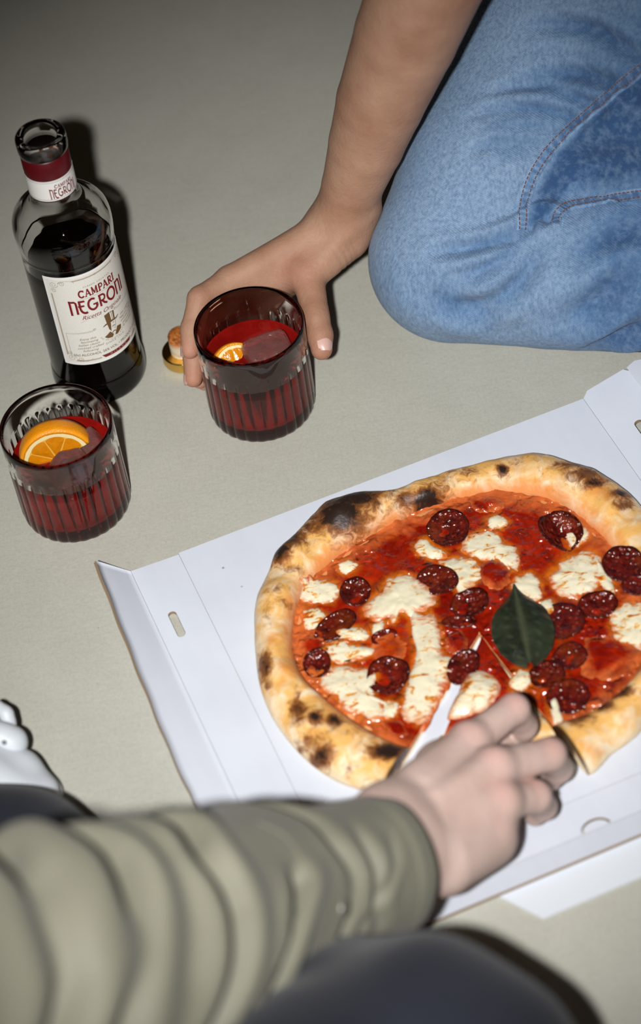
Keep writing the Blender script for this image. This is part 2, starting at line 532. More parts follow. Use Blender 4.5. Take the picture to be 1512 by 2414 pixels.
char_px = [(830, 1186, 70, 30, 1.25), (800, 1226, 58, 32, 1.3), (742, 1240, 34, 24, .8), (685, 1278, 34, 26, 1.05), (662, 1308, 22, 22, 1.2), (880, 1190, 30, 30, .7), (1010, 1178, 34, 20, 1.3), (960, 1180, 40, 18, .7), (1186, 1107, 13, 11, 1.1),
           (1340, 1106, 45, 18, .62), (1385, 1128, 45, 20, .75), (1400, 1148, 28, 10, 1.1), (1466, 1168, 20, 12, 1.1), (1470, 1190, 22, 16, .8),
           (625, 1570, 16, 26, .95), (630, 1612, 12, 16, .6), (703, 1680, 18, 26, .9), (745, 1695, 16, 16, 1.0), (790, 1702, 18, 14, 1.1), (700, 1640, 20, 16, .4),
           (915, 1770, 36, 16, 1.3), (760, 1782, 26, 16, 1.0), (720, 1750, 40, 16, .5), (850, 1730, 30, 16, .4), (820, 1810, 16, 10, .5), (880, 1865, 26, 20, .9),
           (1365, 1690, 28, 20, .85), (1424, 1664, 18, 14, 1.0), (1470, 1636, 22, 12, 1.0), (1395, 1700, 16, 12, .6), (1090, 1120, 60, 16, .42), (1040, 1150, 40, 14, .5), (1230, 1085, 60, 14, .3),
           (690, 1345, 30, 14, .5), (650, 1400, 26, 12, .42), (670, 1430, 20, 12, .45), (632, 1450, 14, 26, .35), (1560, 1300, 20, 40, .8), (1570, 1450, 18, 30, .7)]
CH = [(G(x, y, PZ + 0.016)[:2], rx / 3400.0, ry / 2650.0, s) for x, y, rx, ry, s in char_px]
def char_at(p):
    v = 0.0
    for c, rx, ry, s in CH:
        dx, dy = (p[0] - c[0]) / rx, (p[1] - c[1]) / ry
        q = dx * dx + dy * dy
        if q < 7: v = max(v, s * math.exp(-0.55 * q))
    return v
BUB = [(G(820, 1205, PZ + 0.02)[:2], 0.024, 0.008), (G(1010, 1180, PZ + 0.02)[:2], 0.012, 0.006), (G(675, 1290, PZ + .02)[:2], 0.012, 0.005), (G(660, 1400, PZ + .02)[:2], 0.020, 0.004), (G(1390, 1130, PZ + .02)[:2], 0.02, 0.004)]
def rim_h(th):
    p = (math.cos(th) * 1.0, math.sin(th) * 1.0)
    return 0.0145 + 0.0042 * nz(p, 2.6, 3.1) + 0.0028 * nz(p, 6.5, 9.7)

def sector(th0, th1, rin=0.0, nth=None, sc=1.0):
    """dough between two cuts: verts, faces, attrs (char, bake, stain)"""
    n = nth or max(12, int((th1 - th0) / (2 * pi) * 420))
    ths = np.linspace(th0, th1, n)
    nf, na = 46, 30
    V, A, B, S = [], [], [], []
    for th in ths:
        ro, ri = float(R_out(th)) * sc, float(R_in(th)) * sc; rh = rim_h(th); w = ro - ri; mid = (ro + ri) / 2
        c, s_ = math.cos(th), math.sin(th)
        prof = []
        for k in range(nf):
            f = k / nf; r = rin + (ri - rin) * f
            prof.append((r, H0 + 0.0012 * max(0, f - 0.85) / 0.15, 0.0, f))
        for k in range(na + 1):
            a = pi - (pi + 1.15) * k / na
            r = mid + w / 2 * math.cos(a); z = H0 * 0.9 + rh * math.sin(a) if a > 0 else H0 * 0.9 + H0 * 0.85 * math.sin(a)
            bake = math.sin(max(0, min(pi, a + 0.1))) ** 0.7 * (0.62 + 0.38 * (a / pi)) if a > 0 else 0.0
            prof.append((r, z, bake, 1.0))
        prof.append((mid, 0.0003, 0.0, 1.0)); prof.append((max(rin, 0.001), 0.0003, 0.0, 1.0))
        for (r, z, b, f) in prof:
            x, y = PC[0] + r * c, PC[1] + r * s_
            p = (x, y)
            if z > H0 * 0.9:
                k = min(1, (z - H0 * 0.9) / 0.006)
                z += k * (0.0016 * nz(p, 70, 1.7) + 0.0007 * nz(p, 190, 4.1))
                for cb, rb, hb in BUB:
                    q = ((x - cb[0]) ** 2 + (y - cb[1]) ** 2) / rb ** 2
                    if q < 4: z += hb * math.exp(-q * 1.3) * k
            if b == 0.0 and f < 1.0: z += 0.0005 * nz(p, 120, 2.2)
            V.append((x, y, PZ + z)); A.append(char_at((x, y)) if b > 0 else 0.0); B.append(b)
            S.append(1.0 if f < 1.0 else max(0.0, 1.0 - (r - ri) / (w * 0.42)) if z > H0 * .8 and b > 0 else 0.0)
    m = nf + na + 3
    F = grid_faces(n, m)
    # close the cut faces with strips between top and underside
    for i in (0, n - 1):
        o = i * m
        top = list(range(o, o + nf + na + 1)); 
        loop = top + [o + m - 2, o + m - 1]
        F.append(tuple(loop) if i else tuple(loop[::-1]))
    for i in range(n - 1):
        F.append((i * m + m - 1, (i + 1) * m + m - 1, (i + 1) * m, i * m))
    return V, F, {'char': A, 'bake': B, 'stain': S}

def mat_crust():
    t = NT('baked_crust')
    c = t.coord()
    n1 = t.noise(75, 4, 0.6, c, 0.6); n2 = t.noise(260, 3, 0.65, c); n3 = t.noise(36, 3, 0.5, c)
    bake, char, stain = t.attr('bake'), t.attr('char'), t.attr('stain')
    col = t.mix(n2, srgb(228, 204, 168), srgb(242, 224, 192))
    f = t.math('ADD', t.math('MULTIPLY', bake, 0.62), t.math('MULTIPLY', t.math('SUBTRACT', n1, 0.5), 1.5))
    col = t.mix(t.ramp(f, [(0.15, 0), (0.55, 1)]), col, srgb(232, 178, 100))
    f2 = t.math('ADD', t.math('MULTIPLY', bake, 0.55), t.math('MULTIPLY', t.math('SUBTRACT', n3, 0.5), 1.9))
    col = t.mix(t.ramp(f2, [(0.5, 0), (0.85, 0.85)]), col, srgb(205, 122, 42))
    st = t.math('ADD', stain, t.math('MULTIPLY', t.math('SUBTRACT', n1, 0.5), 0.9))
    col = t.mix(t.ramp(st, [(0.42, 0), (0.95, 0.9)]), col, srgb(224, 140, 76))
    ch = t.math('ADD', t.math('MULTIPLY', char, 0.92), t.math('MULTIPLY', t.math('SUBTRACT', t.noise(130, 5, 0.72, c, 0.9), 0.5), 1.5))
    col = t.mix(t.ramp(ch, [(0.20, 0), (0.55, 0.92)]), col, srgb(132, 72, 26))
    col = t.mix(t.ramp(ch, [(0.52, 0), (0.92, 0.97)]), col, srgb(34, 24, 20))
    bp = t.bump(t.noise(190, 4, 0.6, c), 0.35, 0.0018)
    return t.set(Base_Color=col, Roughness=t.ramp(ch, [(0.3, 0.55), (0.8, 0.42)]), Specular_IOR_Level=0.35, Normal=bp,
                 Subsurface_Weight=0.08, Subsurface_Radius=(0.006, 0.003, 0.0015), Subsurface_Scale=0.5)

def mat_sauce():
    t = NT('tomato_sauce')
    c = t.coord()
    n1 = t.noise(48, 4, 0.6, c, 0.8); n2 = t.noise(150, 4, 0.65, c); n3 = t.noise(23, 2, 0.5, c)
    col = t.mix(t.ramp(n1, [(0.36, 0), (0.66, 1)]), srgb(122, 16, 4), srgb(172, 40, 10))
    col = t.mix(t.ramp(n3, [(0.55, 0), (0.75, 0.85)]), col, srgb(196, 92, 20))
    oil = t.math('ADD', t.attr('oil'), t.math('MULTIPLY', t.math('SUBTRACT', n2, 0.5), 1.1))
    col = t.mix(t.ramp(oil, [(0.35, 0), (0.95, 0.9)]), col, srgb(206, 112, 26))
    col = t.mix(t.ramp(n2, [(0.56, 0), (0.72, 0.7)]), col, srgb(104, 12, 4))
    e = t.attr('edge')
    col = t.mix(t.ramp(t.math('ADD', e, t.math('MULTIPLY', t.math('SUBTRACT', n1, 0.5), 1.4)), [(0.45, 0), (1.0, 0.7)]), col, srgb(216, 118, 60))
    bp = t.bump(t.math('MULTIPLY', t.noise(210, 0, 0.0, c, 0.4), t.ramp(t.noise(34, 2, 0.5, c), [(0.4, 0.25), (0.62, 1)])), 1.0, 0.0042)
    bp = t.bump(t.noise(60, 3, 0.5, c), 0.5, 0.004, bp)
    return t.set(Base_Color=col, Roughness=t.ramp(n2, [(0.3, 0.10), (0.7, 0.26)]), Specular_IOR_Level=0.6, Normal=bp,
                 Subsurface_Weight=0.1, Subsurface_Radius=(0.005, 0.001, 0.0005), Subsurface_Scale=0.5)

def mat_cheese():
    t = NT('melted_mozzarella')
    c = t.coord()
    n1 = t.noise(150, 4, 0.65, t.mapping(c, (0.7, 1.3, 1), (0, 0, 0.4)), 0.9); n2 = t.noise(260, 3, 0.6, c); n3 = t.noise(30, 2, 0.5, c)
    col = t.mix(n3, srgb(226, 216, 184), srgb(234, 227, 202))
    gate = t.ramp(n3, [(0.36, 0), (0.52, 1)])
    col = t.mix(t.math('MULTIPLY', t.ramp(n1, [(0.53, 0), (0.60, 1)]), gate), col, srgb(226, 164, 50))
    col = t.mix(t.math('MULTIPLY', t.ramp(n1, [(0.59, 0), (0.65, 1)]), gate), col, srgb(172, 76, 12))
    e = t.attr('edge')
    col = t.mix(t.ramp(t.math('ADD', e, t.math('MULTIPLY', t.math('SUBTRACT', n1, 0.5), 0.9)), [(0.72, 0), (0.98, 0.9)]), col, srgb(206, 104, 36))
    rag = t.math('ADD', t.math('MULTIPLY', e, 0.75), t.math('MULTIPLY', t.math('SUBTRACT', t.noise(70, 4, 0.65, c, 1.2), 0.5), 1.6))
    col = t.mix(t.ramp(rag, [(0.70, 0), (0.92, 0.9)]), col, srgb(186, 70, 18))
    bp = t.bump(t.noise(120, 1, 0.5, c), 0.35, 0.003)
    return t.set(Base_Color=col, Roughness=t.ramp(n2, [(0.3, 0.22), (0.7, 0.42)]), Specular_IOR_Level=0.5, Normal=bp,
                 Subsurface_Weight=0.25, Subsurface_Radius=(0.006, 0.004, 0.002), Subsurface_Scale=0.6)

def mat_salami():
    t = NT('cured_salami')
    c = t.coord()
    v = t.voro(230, c); n1 = t.noise(110, 4, 0.65, c); n2 = t.noise(40, 3, 0.6, c)
    col = t.mix(t.ramp(n1, [(0.35, 0), (0.68, 1)]), srgb(56, 9, 6), srgb(112, 28, 18))
    col = t.mix(t.ramp(v, [(0.12, 0.55), (0.34, 0)]), col, srgb(150, 62, 44))
    col = t.mix(t.ramp(n2, [(0.52, 0), (0.75, 0.8)]), col, srgb(128, 52, 12))
    e = t.attr('edge')
    col = t.mix(t.ramp(e, [(0.8, 0), (0.97, 0.75)]), col, srgb(60, 14, 8))
    bp = t.bump(t.noise(300, 1, 0.4, c), 1.0, 0.0026)
    bp = t.bump(t.noise(90, 3, 0.5, c), 0.5, 0.003, bp)
    return t.set(Base_Color=col, Roughness=0.20, Specular_IOR_Level=0.55, Normal=bp)

def mat_basil():
    t = NT('basil_leaf')
    c = t.coord()
    n1 = t.noise(60, 4, 0.6, c)
    e = t.attr('rib')
    col = t.mix(t.ramp(n1, [(0.35, 0), (0.7, 1)]), srgb(24, 30, 20), srgb(50, 58, 42))
    col = t.mix(t.math('MULTIPLY', e, 0.5), col, srgb(84, 90, 66))
    col = t.mix(t.ramp(t.noise(26, 2, 0.5, c), [(0.62, 0), (0.8, 0.8)]), col, srgb(60, 76, 18))
    bp = t.bump(t.noise(110, 4, 0.6, c), 0.5, 0.002)
    return t.set(Base_Color=col, Roughness=0.34, Specular_IOR_Level=0.5, Normal=bp)

M_crust, M_sauce, M_cheese, M_salami, M_basil = mat_crust(), mat_sauce(), mat_cheese(), mat_salami(), mat_basil()

# the two cuts of the missing wedge
_l = G(925, 1835, PZ + .006)[:2] - PC; _r = G(1365, 1795, PZ + .006)[:2] - PC
TH_L = math.atan2(_l[1], _l[0]); TH_R = math.atan2(_r[1], _r[0])      # both point towards the camera
th0, th1 = TH_R, TH_L + 2 * pi
pizza = empty('pizza', (PC[0], PC[1], PZ))
tag(pizza, 'wood-fired pizza with charred rim, salami, mozzarella and basil in the white box', 'pizza')
V, F, at = sector(th0, th1)
crust = mesh('crust', V, F, M_crust, pizza, attrs=at)

def surf_z(x, y):
    dx, dy = x - PC[0], y - PC[1]; r = math.hypot(dx, dy); th = math.atan2(dy, dx)
    ro, ri = float(R_out(th)), float(R_in(th)); z = H0 + 0.0011
    if r > ri * 0.9:
        z += 0.0012 * min(1, (r / ri - 0.9) / 0.1)
    if r > ri:
        w = ro - ri; q = min(1, max(-1, (r - (ro + ri) / 2) / (w / 2)))
        z = max(z, H0 * .9 + rim_h(th) * math.sqrt(max(0, 1 - q * q)))
    return PZ + z

cheeses = [
    [(712, 1378), (745, 1366), (790, 1372), (800, 1392), (780, 1415), (735, 1418), (708, 1408)],
    [(916, 1361), (944, 1353), (972, 1356), (995, 1373), (1018, 1395), (1024, 1418), (1001, 1435), (978, 1441), (967, 1452), (944, 1441), (927, 1469), (916, 1452), (887, 1458), (859, 1444), (876, 1412), (899, 1390)],
    [(972, 1441), (1012, 1441), (1035, 1475), (1038, 1532), (1066, 1560), (1060, 1594), (1032, 1636), (1009, 1693), (984, 1704), (950, 1674), (955, 1634), (967, 1589), (978, 1566), (984, 1520), (967, 1475)],
    [(790, 1486), (815, 1478), (850, 1478), (868, 1490), (862, 1505), (830, 1508), (800, 1502)],
    [(762, 1520), (807, 1509), (825, 1520), (876, 1526), (887, 1538), (853, 1549), (819, 1560), (779, 1555)],
    [(756, 1589), (790, 1566), (836, 1575), (887, 1580), (881, 1606), (879, 1634), (899, 1663), (916, 1657), (921, 1674), (887, 1697), (853, 1686), (819, 1674), (796, 1640), (768, 1623)],
    [(978, 1282), (1001, 1268), (1024, 1287), (1052, 1299), (1046, 1312), (1012, 1315), (984, 1301)],
    [(1090, 1293), (1103, 1265), (1137, 1248), (1172, 1259), (1189, 1282), (1217, 1293), (1216, 1341), (1203, 1341), (1183, 1318), (1143, 1318), (1109, 1309)],
    [(1038, 1324), (1081, 1311), (1120, 1321), (1139, 1356), (1109, 1386), (1081, 1395), (1069, 1361), (1046, 1344)],
    [(1215, 1361), (1251, 1348), (1276, 1378), (1273, 1412), (1240, 1409), (1209, 1384)],
    [(1297, 1356), (1336, 1314), (1388, 1302), (1418, 1327), (1418, 1361), (1399, 1392), (1365, 1409), (1331, 1403), (1306, 1378)],
    [(1440, 1440), (1490, 1420), (1540, 1440), (1545, 1500), (1500, 1530), (1450, 1500)],
    [(795, 1330), (818, 1320), (840, 1330), (832, 1346), (805, 1348)],
    [(1150, 1222), (1172, 1212), (1195, 1228), (1182, 1246), (1156, 1244)],
    [(1203, 1600), (1222, 1580), (1250, 1585), (1252, 1610), (1228, 1626), (1205, 1620)],
    [(1298, 1650), (1310, 1640), (1320, 1670), (1326, 1700), (1312, 1706), (1302, 1690)],
    [(715, 1440), (745, 1432), (765, 1448), (750, 1475), (722, 1478)],
    [(905, 1650), (940, 1655), (930, 1685), (905, 1690)],
    [(1400, 1300), (1450, 1385), (1440, 1400), (1408, 1360)],
    [(880, 1470), (905, 1462), (900, 1490), (878, 1492)],
    [(1330, 1258), (1372, 1238), (1390, 1262), (1350, 1290)],
    [(1270, 1420), (1300, 1410), (1310, 1440), (1285, 1450)],
]
def oil_at(V):
    """closeness to melted cheese, where the fat runs out"""
    P = np.array(V)[:, :2]; best = np.full(len(P), 9.0)
    for c in cheeses:
        q = [G(x, y, PZ + 0.008)[:2] for x, y in c]
        for a, b in zip(q, q[1:] + q[:1]):
            ab = b - a; t = np.clip(((P - a) @ ab) / (ab @ ab), 0, 1)
            best = np.minimum(best, np.linalg.norm(P - a - t[:, None] * ab, axis=1))
    return np.exp(-best / 0.0050)
def sauce_mesh(name, a0, a1, parent, n, sc=1.0):
    V, E = [], []; m = 60; ths = np.linspace(a0, a1, n)
    for th in ths:
        ri = float(R_in(th)) * sc; pc = (math.cos(th), math.sin(th))
        re = ri * (1.0 + 0.035 * nz(pc, 4.0, 5.5) + 0.02 * nz(pc, 13, 8.5)) + 0.001
        for k in range(m):
            f = k / (m - 1); r = 0.0005 + re * f
            x, y = PC[0] + r * math.cos(th), PC[1] + r * math.sin(th)
            z = surf_z(x, y) + 0.0006 + 0.0013 * fbm((x, y), 95, 3, 2.0) - (0.0022 * max(0, f - 0.94) / 0.06)
            V.append((x, y, z)); E.append(max(0, (f - 0.72) / 0.28))
    return mesh(name, V, grid_faces(n, m), M_sauce, parent, attrs={'edge': E, 'oil': oil_at(V)})
sauce_mesh('tomato_sauce', th0 + 0.004, th1 - 0.004, pizza, 380)

def blob(name, pts, parent, mat, thick=0.0028, rough=0.16, z_of=surf_z, seed=0, world=False, off=None):
    P = np.array(pts if world else [G(x, y, PZ + 0.008)[:2] for x, y in pts])
    sm = np.array(smooth_profile(list(P) + [P[0]], 5))
    c = P.mean(0); n, m = 84, 14
    ang = np.arctan2(sm[:, 1] - c[1], sm[:, 0] - c[0]); rad = np.hypot(sm[:, 0] - c[0], sm[:, 1] - c[1])
    o = np.argsort(ang); ang, rad = ang[o], rad[o]
    V, E = [], []
    zc = z_of(*c)
    for k in range(n):
        a = -pi + 2 * pi * k / n
        r = np.interp(a, np.concatenate([ang - 2 * pi, ang, ang + 2 * pi]), np.concatenate([rad, rad, rad]))
        r *= 1.10 + rough * nz((math.cos(a), math.sin(a)), 2.2, seed + 3.3) + rough * 0.8 * nz((math.cos(a), math.sin(a)), 5.5, seed + 7.7)
        for j in range(m):
            f = (j + 1) / m
            x, y = c[0] + r * f * math.cos(a), c[1] + r * f * math.sin(a)
            z = z_of(x, y) + 0.0004 + thick * (1 - f ** 2.6) + 0.0008 * nz((x, y), 130, seed) + 0.0003 * nz((x, y), 280, seed + 2) - (0.0014 if j == m - 1 else 0)
            V.append((x, y, z)); E.append(f)
    V.append((c[0], c[1], zc + 0.0006 + thick)); E.append(0)
    F = []
    for k in range(n):
        k2 = (k + 1) % n
        F.append((len(V) - 1, k * m, k2 * m))
        for j in range(m - 1): F.append((k * m + j, k * m + j + 1, k2 * m + j + 1, k2 * m + j))
    if off is not None: V = shift(V, off)
    return mesh(name, V, F, mat, parent, attrs={'edge': E})

for i, c in enumerate(cheeses):
    blob('mozzarella', c, pizza, M_cheese, 0.0024 if i not in (2, 1) else 0.0034, seed=i * 1.7)
# small dimpled lumps of tomato between the cheese
for i, c in enumerate([[(1130, 1330), (1165, 1320), (1200, 1335), (1195, 1375), (1155, 1385), (1130, 1360)],
                       [(705, 1510), (735, 1495), (765, 1515), (750, 1548), (715, 1545)],
                       [(1050, 1500), (1085, 1488), (1105, 1520), (1085, 1545), (1055, 1535)],
                       [(880, 1500), (930, 1490), (960, 1530), (930, 1560), (885, 1545)],
                       [(1110, 1180), (1160, 1170), (1190, 1188), (1150, 1205), (1115, 1200)],
                       [(1380, 1510), (1450, 1500), (1510, 1540), (1470, 1590), (1400, 1600), (1370, 1560)],
                       [(900, 1700), (945, 1700), (958, 1730), (930, 1735)]]):
    blob('tomato_piece', c, pizza, M_sauce, 0.0026, seed=40 + i * 2.1)

def salami(px, py, r, parent, cup=0.0035, tilt=(0, 0), squash=1.0, rot=0.0, seed=0, off=None, lift=0.0, fold=0.0):
    c = G(px, py, PZ + 0.009)[:2]; n, m = 40, 9
    zc = max(surf_z(c[0] + dx * r * .6, c[1] + dy * r * .6) for dx, dy in ((0, 0), (1, 0), (-1, 0), (0, 1), (0, -1))) + 0.0006 + lift
    V, E = [], []
    ca, sa = math.cos(rot), math.sin(rot)
    for side in (0, 1):
        for k in range(n):
            a = 2 * pi * k / n
            rr = r * (1 + 0.09 * nz((math.cos(a), math.sin(a)), 1.5, seed) + 0.03 * nz((math.cos(a), math.sin(a)), 5, seed))
            for j in range(m):
                f = j / (m - 1)
                lx, ly = rr * f * math.cos(a), rr * f * math.sin(a) * squash
                z = cup * f ** 3 + fold * abs(lx) / r + 0.0006 * nz((lx, ly), 160, seed) + 0.0002 - (0.0018 * (1 - 0.55 * f ** 6) if side else 0) + (0 if side else 0.0004 * math.sqrt(max(0, 1 - f ** 8)))
                x, y = lx * ca - ly * sa, lx * sa + ly * ca
                z += x * tilt[0] + y * tilt[1]
                V.append((c[0] + x, c[1] + y, zc + z)); E.append(f)
    F = []
    for side in (0, 1):
        o = side * n * m
        for k in range(n):
            k2 = (k + 1) % n
            for j in range(m - 1):
                q = (o + k * m + j, o + k * m + j + 1, o + k2 * m + j + 1, o + k2 * m + j)
                F.append(q if not side else q[::-1])
    for k in range(n):
        k2 = (k + 1) % n; a, b = k * m + m - 1, k2 * m + m - 1
        F.append((a, a + n * m, b + n * m, b))
    if off is not None: V = shift(V, off)
    return mesh('salami_slice', V, F, M_salami, parent, attrs={'edge': E})
S_ = [(1058, 1246, .0158, .0035, (.05, .08), 1, 0), (1322, 1262, .0160, .006, (-.25, .25), .95, .3), (1470, 1345, .0150, .003, (0, .1), 1, 0),
      (838, 1396, .0112, .003, (0, .15), 1.05, 0), (1030, 1366, .0150, .002, (.1, .05), .85, -.5), (1108, 1424, .0140, .004, (.15, .05), .85, .2),
      (790, 1474, .0165, .002, (.05, .10), .62, .55), (1410, 1426, .0142, .003, (0, .12), .80, .1), (1325, 1462, .0165, .002, (.05, 0), .95, 0),
      (915, 1592, .0150, .003, (.1, .05), 1.05, .6), (748, 1566, .0100, .003, (.1, .2), 1.1, 0), (1340, 1640, .0150, .002, (0, .05), .95, 0),
      (1290, 1588, .0125, .002, (.1, 0), .9, 0), (1085, 1462, .0125, .001, (0, .1), .42, -.1), (1345, 1545, .0125, .002, (0, 0), .9, .4), (905, 1500, .0095, .002, (0, .1), .6, .2), (1505, 1400, .012, .002, (0, 0), .8, 0),
      (820, 1545, .0075, .001, (0, .1), .5, .3)]
for i, (x, y, r, cup, tl, sq, ro) in enumerate(S_):
    salami(x, y, r, pizza, cup, tl, sq, ro, seed=i * 3.7, fold=0.35 * r if i == 1 else 0.0)

def leaf(name, parent, base_px, tip_px, half_w, zb=0.012, curl=0.004, fold=0.0, off=None, n=26, m=13, label=None):
    b = G(*base_px, PZ + zb); t = G(*tip_px, PZ + zb); d = t - b; L = np.linalg.norm(d); d /= L
    s = np.cross(Zup, d); V, R_ = [], []
    for i in range(n):
        f = i / (n - 1); w = half_w * float(np.interp(f, [0, .03, .08, .16, .26, .38, .50, .62, .73, .82, .89, .94, 1], [.10, .36, .58, .78, .92, 1, .99, .90, .72, .47, .24, .11, .05]))
        for j in range(m):
            q = -1 + 2 * j / (m - 1)
            p = b + d * (L * f) + s * (w * q)
            z = curl * (1 - q * q) + 0.0035 * math.sin(pi * f) + 0.0011 * abs(math.sin(f * 17 + abs(q) * 3)) * abs(q) - 0.0012 * math.exp(-(q / 0.10) ** 2) + 0.0015 * nz(p, 70, 1.1) + fold * abs(q)
            V.append((p[0], p[1], p[2] + z)); R_.append(max(math.exp(-(q / 0.09) ** 2), 0.6 * max(0, math.cos((f * 1.0 - abs(q) * 0.16) * 52)) ** 12))
    F = grid_faces(n, m)
    k = len(V); V += [(x, y, z - 0.0005) for x, y, z in V]; F = F + [tuple(a + k for a in f[::-1]) for f in F]
    # stalk
    if off is not None: V = shift(V, off)
    o = mesh(name, V, F, M_basil, parent, attrs={'rib': R_ + R_})
    if label: o['label'] = label
    return o
leaf('basil_leaf', pizza, (1250, 1574), (1212, 1390), 0.0218, zb=0.0098, curl=0.007)

# ------------------------------------------------------------------ the slice being pulled out
slice_ = empty('pizza_slice', (PC[0], PC[1] - 0.07, PZ))
tag(slice_, 'cut pizza slice with melted mozzarella lying under the reaching hand', 'pizza slice')
a0, a1 = TH_L + 0.150, TH_R - 0.060
V, F, at = sector(a0, a1, rin=0.0, sc=0.84)
SO = np.array([0.0012, -0.0036, 0.0003])
mesh('crust', shift(V, SO), F, M_crust, slice_, attrs=at)
o = sauce_mesh('tomato_sauce', a0 + .004, a1 - .004, slice_, 60, 0.84)
for v in o.data.vertices: v.co += V3(SO)
offz = lambda x, y: surf_z(x - SO[0], y - SO[1])
blob('mozzarella', [(1065, 1665), (1085, 1625), (1105, 1590), (1135, 1580), (1168, 1600), (1176, 1630), (1150, 1665), (1110, 1685), (1062, 1688)], slice_, M_cheese, 0.0065, 0.06, offz, seed=77)
salami(1092, 1572, .0152, slice_, .002, (.05, .1), .72, 0.9, seed=61)
blob('mozzarella', [(1130, 1740), (1170, 1725), (1200, 1750), (1180, 1785), (1140, 1780)], slice_, M_cheese, 0.003, 0.1, offz, seed=91)
salami(1215, 1720, .012, slice_, .002, (0, .05), .9, 0.2, seed=66)
# ------------------------------------------------------------------ glass, drink, ice, orange
def mat_glass(name, tint=(1, 1, 1), rough=0.0, ior=1.40):
    t = NT(name); return t.set(Base_Color=tint, Roughness=rough, IOR=ior, Transmission_Weight=1.0, Specular_IOR_Level=0.5)
M_glass = mat_glass('clear_glass', (1.0, 0.985, 0.98))
M_bglass = mat_glass('bottle_glass', (0.97, 0.965, 0.955))

def mat_drink(name, body, deep, clear, spec=0.5):
    t = NT(name); c = t.coord()
    n1 = t.noise(38, 3, 0.55, c)
    col = t.mix(t.ramp(n1, [(0.35, 0), (0.7, 1)]), deep, body)
    return t.set(Base_Color=col, Roughness=0.02, IOR=1.345, Transmission_Weight=clear, Specular_IOR_Level=spec)
M_drink = mat_drink('red_aperitif', (0.60, 0.016, 0.011), (0.36, 0.008, 0.006), 0.60, 0.2)
M_dark = mat_drink('dark_red_liquor', (0.030, 0.003, 0.002), (0.018, 0.0015, 0.001), 0.75, 0.3)

def mat_ice():
    t = NT('ice_cube'); c = t.coord()
    n = t.noise(110, 4, 0.6, c, 0.8)
    bp = t.bump(t.noise(120, 4, 0.65, c), 0.9, 0.004)
    return t.set(Base_Color=t.mix(t.ramp(n, [(0.5, 0), (0.75, 1)]), (0.95, 0.70, 0.64), (0.98, 0.90, 0.86)), Roughness=t.ramp(n, [(0.45, 0.02), (0.75, 0.12)]),
                 IOR=1.31, Transmission_Weight=0.93, Normal=bp)
M_ice = mat_ice()

def mat_peel():
    t = NT('orange_peel'); c = t.coord()
    n = t.noise(60, 3, 0.6, c)
    col = t.mix(n, srgb(226, 128, 8), srgb(248, 166, 24))
    bp = t.bump(t.voro(1100, c), 0.45, 0.0006)
    return t.set(Base_Color=col, Roughness=0.33, Normal=bp, Specular_IOR_Level=0.5, Subsurface_Weight=0.1, Subsurface_Radius=(0.004, 0.002, 0.0005), Subsurface_Scale=0.5)
def mat_flesh():
    t = NT('orange_flesh'); c = t.coord()
    n = t.noise(150, 4, 0.65, c, 1.0)
    col = t.mix(n, srgb(190, 102, 4), srgb(226, 150, 20))
    return t.set(Base_Color=col, Roughness=0.18, Normal=t.bump(n, 0.4, 0.0015), Subsurface_Weight=0.2, Subsurface_Radius=(0.006, 0.003, 0.0006), Subsurface_Scale=0.6)
M_peel, M_flesh = mat_peel(), mat_flesh()
M_pith = plain('orange_pith', srgb(236, 216, 160), 0.6)
M_membrane = plain('orange_membrane', srgb(228, 172, 70), 0.4)

GR, GH, LVL = 0.042, 0.0888, 0.0545
NRIB = 30
def rib(r, z, a):
    if r < GR * 0.86 or z > 0.0665 or z < 0.0: return r
    if r < GR - 0.0016: return r
    k = min(1, max(0, (0.0665 - z) / 0.004))
    return r - k * 0.00115 * (1 - abs(math.cos(a * NRIB / 2)) ** 0.55)
def inner_r(z): return 0.0386 - 0.0006 * (1 - z / GH)
def make_glass(name, loc, label, group):
    o = empty(name, (loc[0], loc[1], 0)); tag(o, label, 'glass', group)
    P = [(0, 0.0022), (0.030, 0.0020), (0.0355, 0.0006), (0.0392, 0.0004), (0.0408, 0.0018), (0.0416, 0.005), (GR, 0.010), (GR, 0.020), (GR, 0.035), (GR, 0.05), (GR, 0.058),
         (GR, 0.0625), (GR, 0.0640), (GR, 0.0652), (GR, 0.0664), (GR, 0.067), (GR, 0.074), (GR, 0.082), (GR - .0001, 0.0872), (GR - 0.0005, 0.0884), (GR - 0.0011, 0.0888), (GR - 0.0017, 0.0884),
         (GR - 0.0020, 0.0872), (0.0397, 0.082), (0.0394, 0.070), (0.0391, 0.060), (0.0389, 0.045), (0.0388, 0.030), (0.0386, 0.018), (0.0372, 0.0128), (0.034, 0.0108), (0.025, 0.0100), (0, 0.0098)]
    v, f = lathe(P, 300, mod=rib)
    tb = mesh('tumbler', shift(v, (loc[0], loc[1], 0)), f, M_glass, o); tb.cycles.is_caustics_caster = True
    L = [(0, 0.0097), (0.025, 0.0099), (0.034, 0.0107), (0.0373, 0.0127), (0.0387, 0.018), (0.0389, 0.030), (0.0390, 0.045), (0.03905, LVL + 0.0008), (0.0386, LVL + 0.0001), (0.0375, LVL - 0.0002), (0.028, LVL - .0003), (0, LVL - .0003)]
    v, f = lathe(L, 120)
    dk = mesh('red_drink', shift(v, (loc[0], loc[1], 0)), f, M_drink, o); dk.cycles.is_caustics_receiver = True
    return o

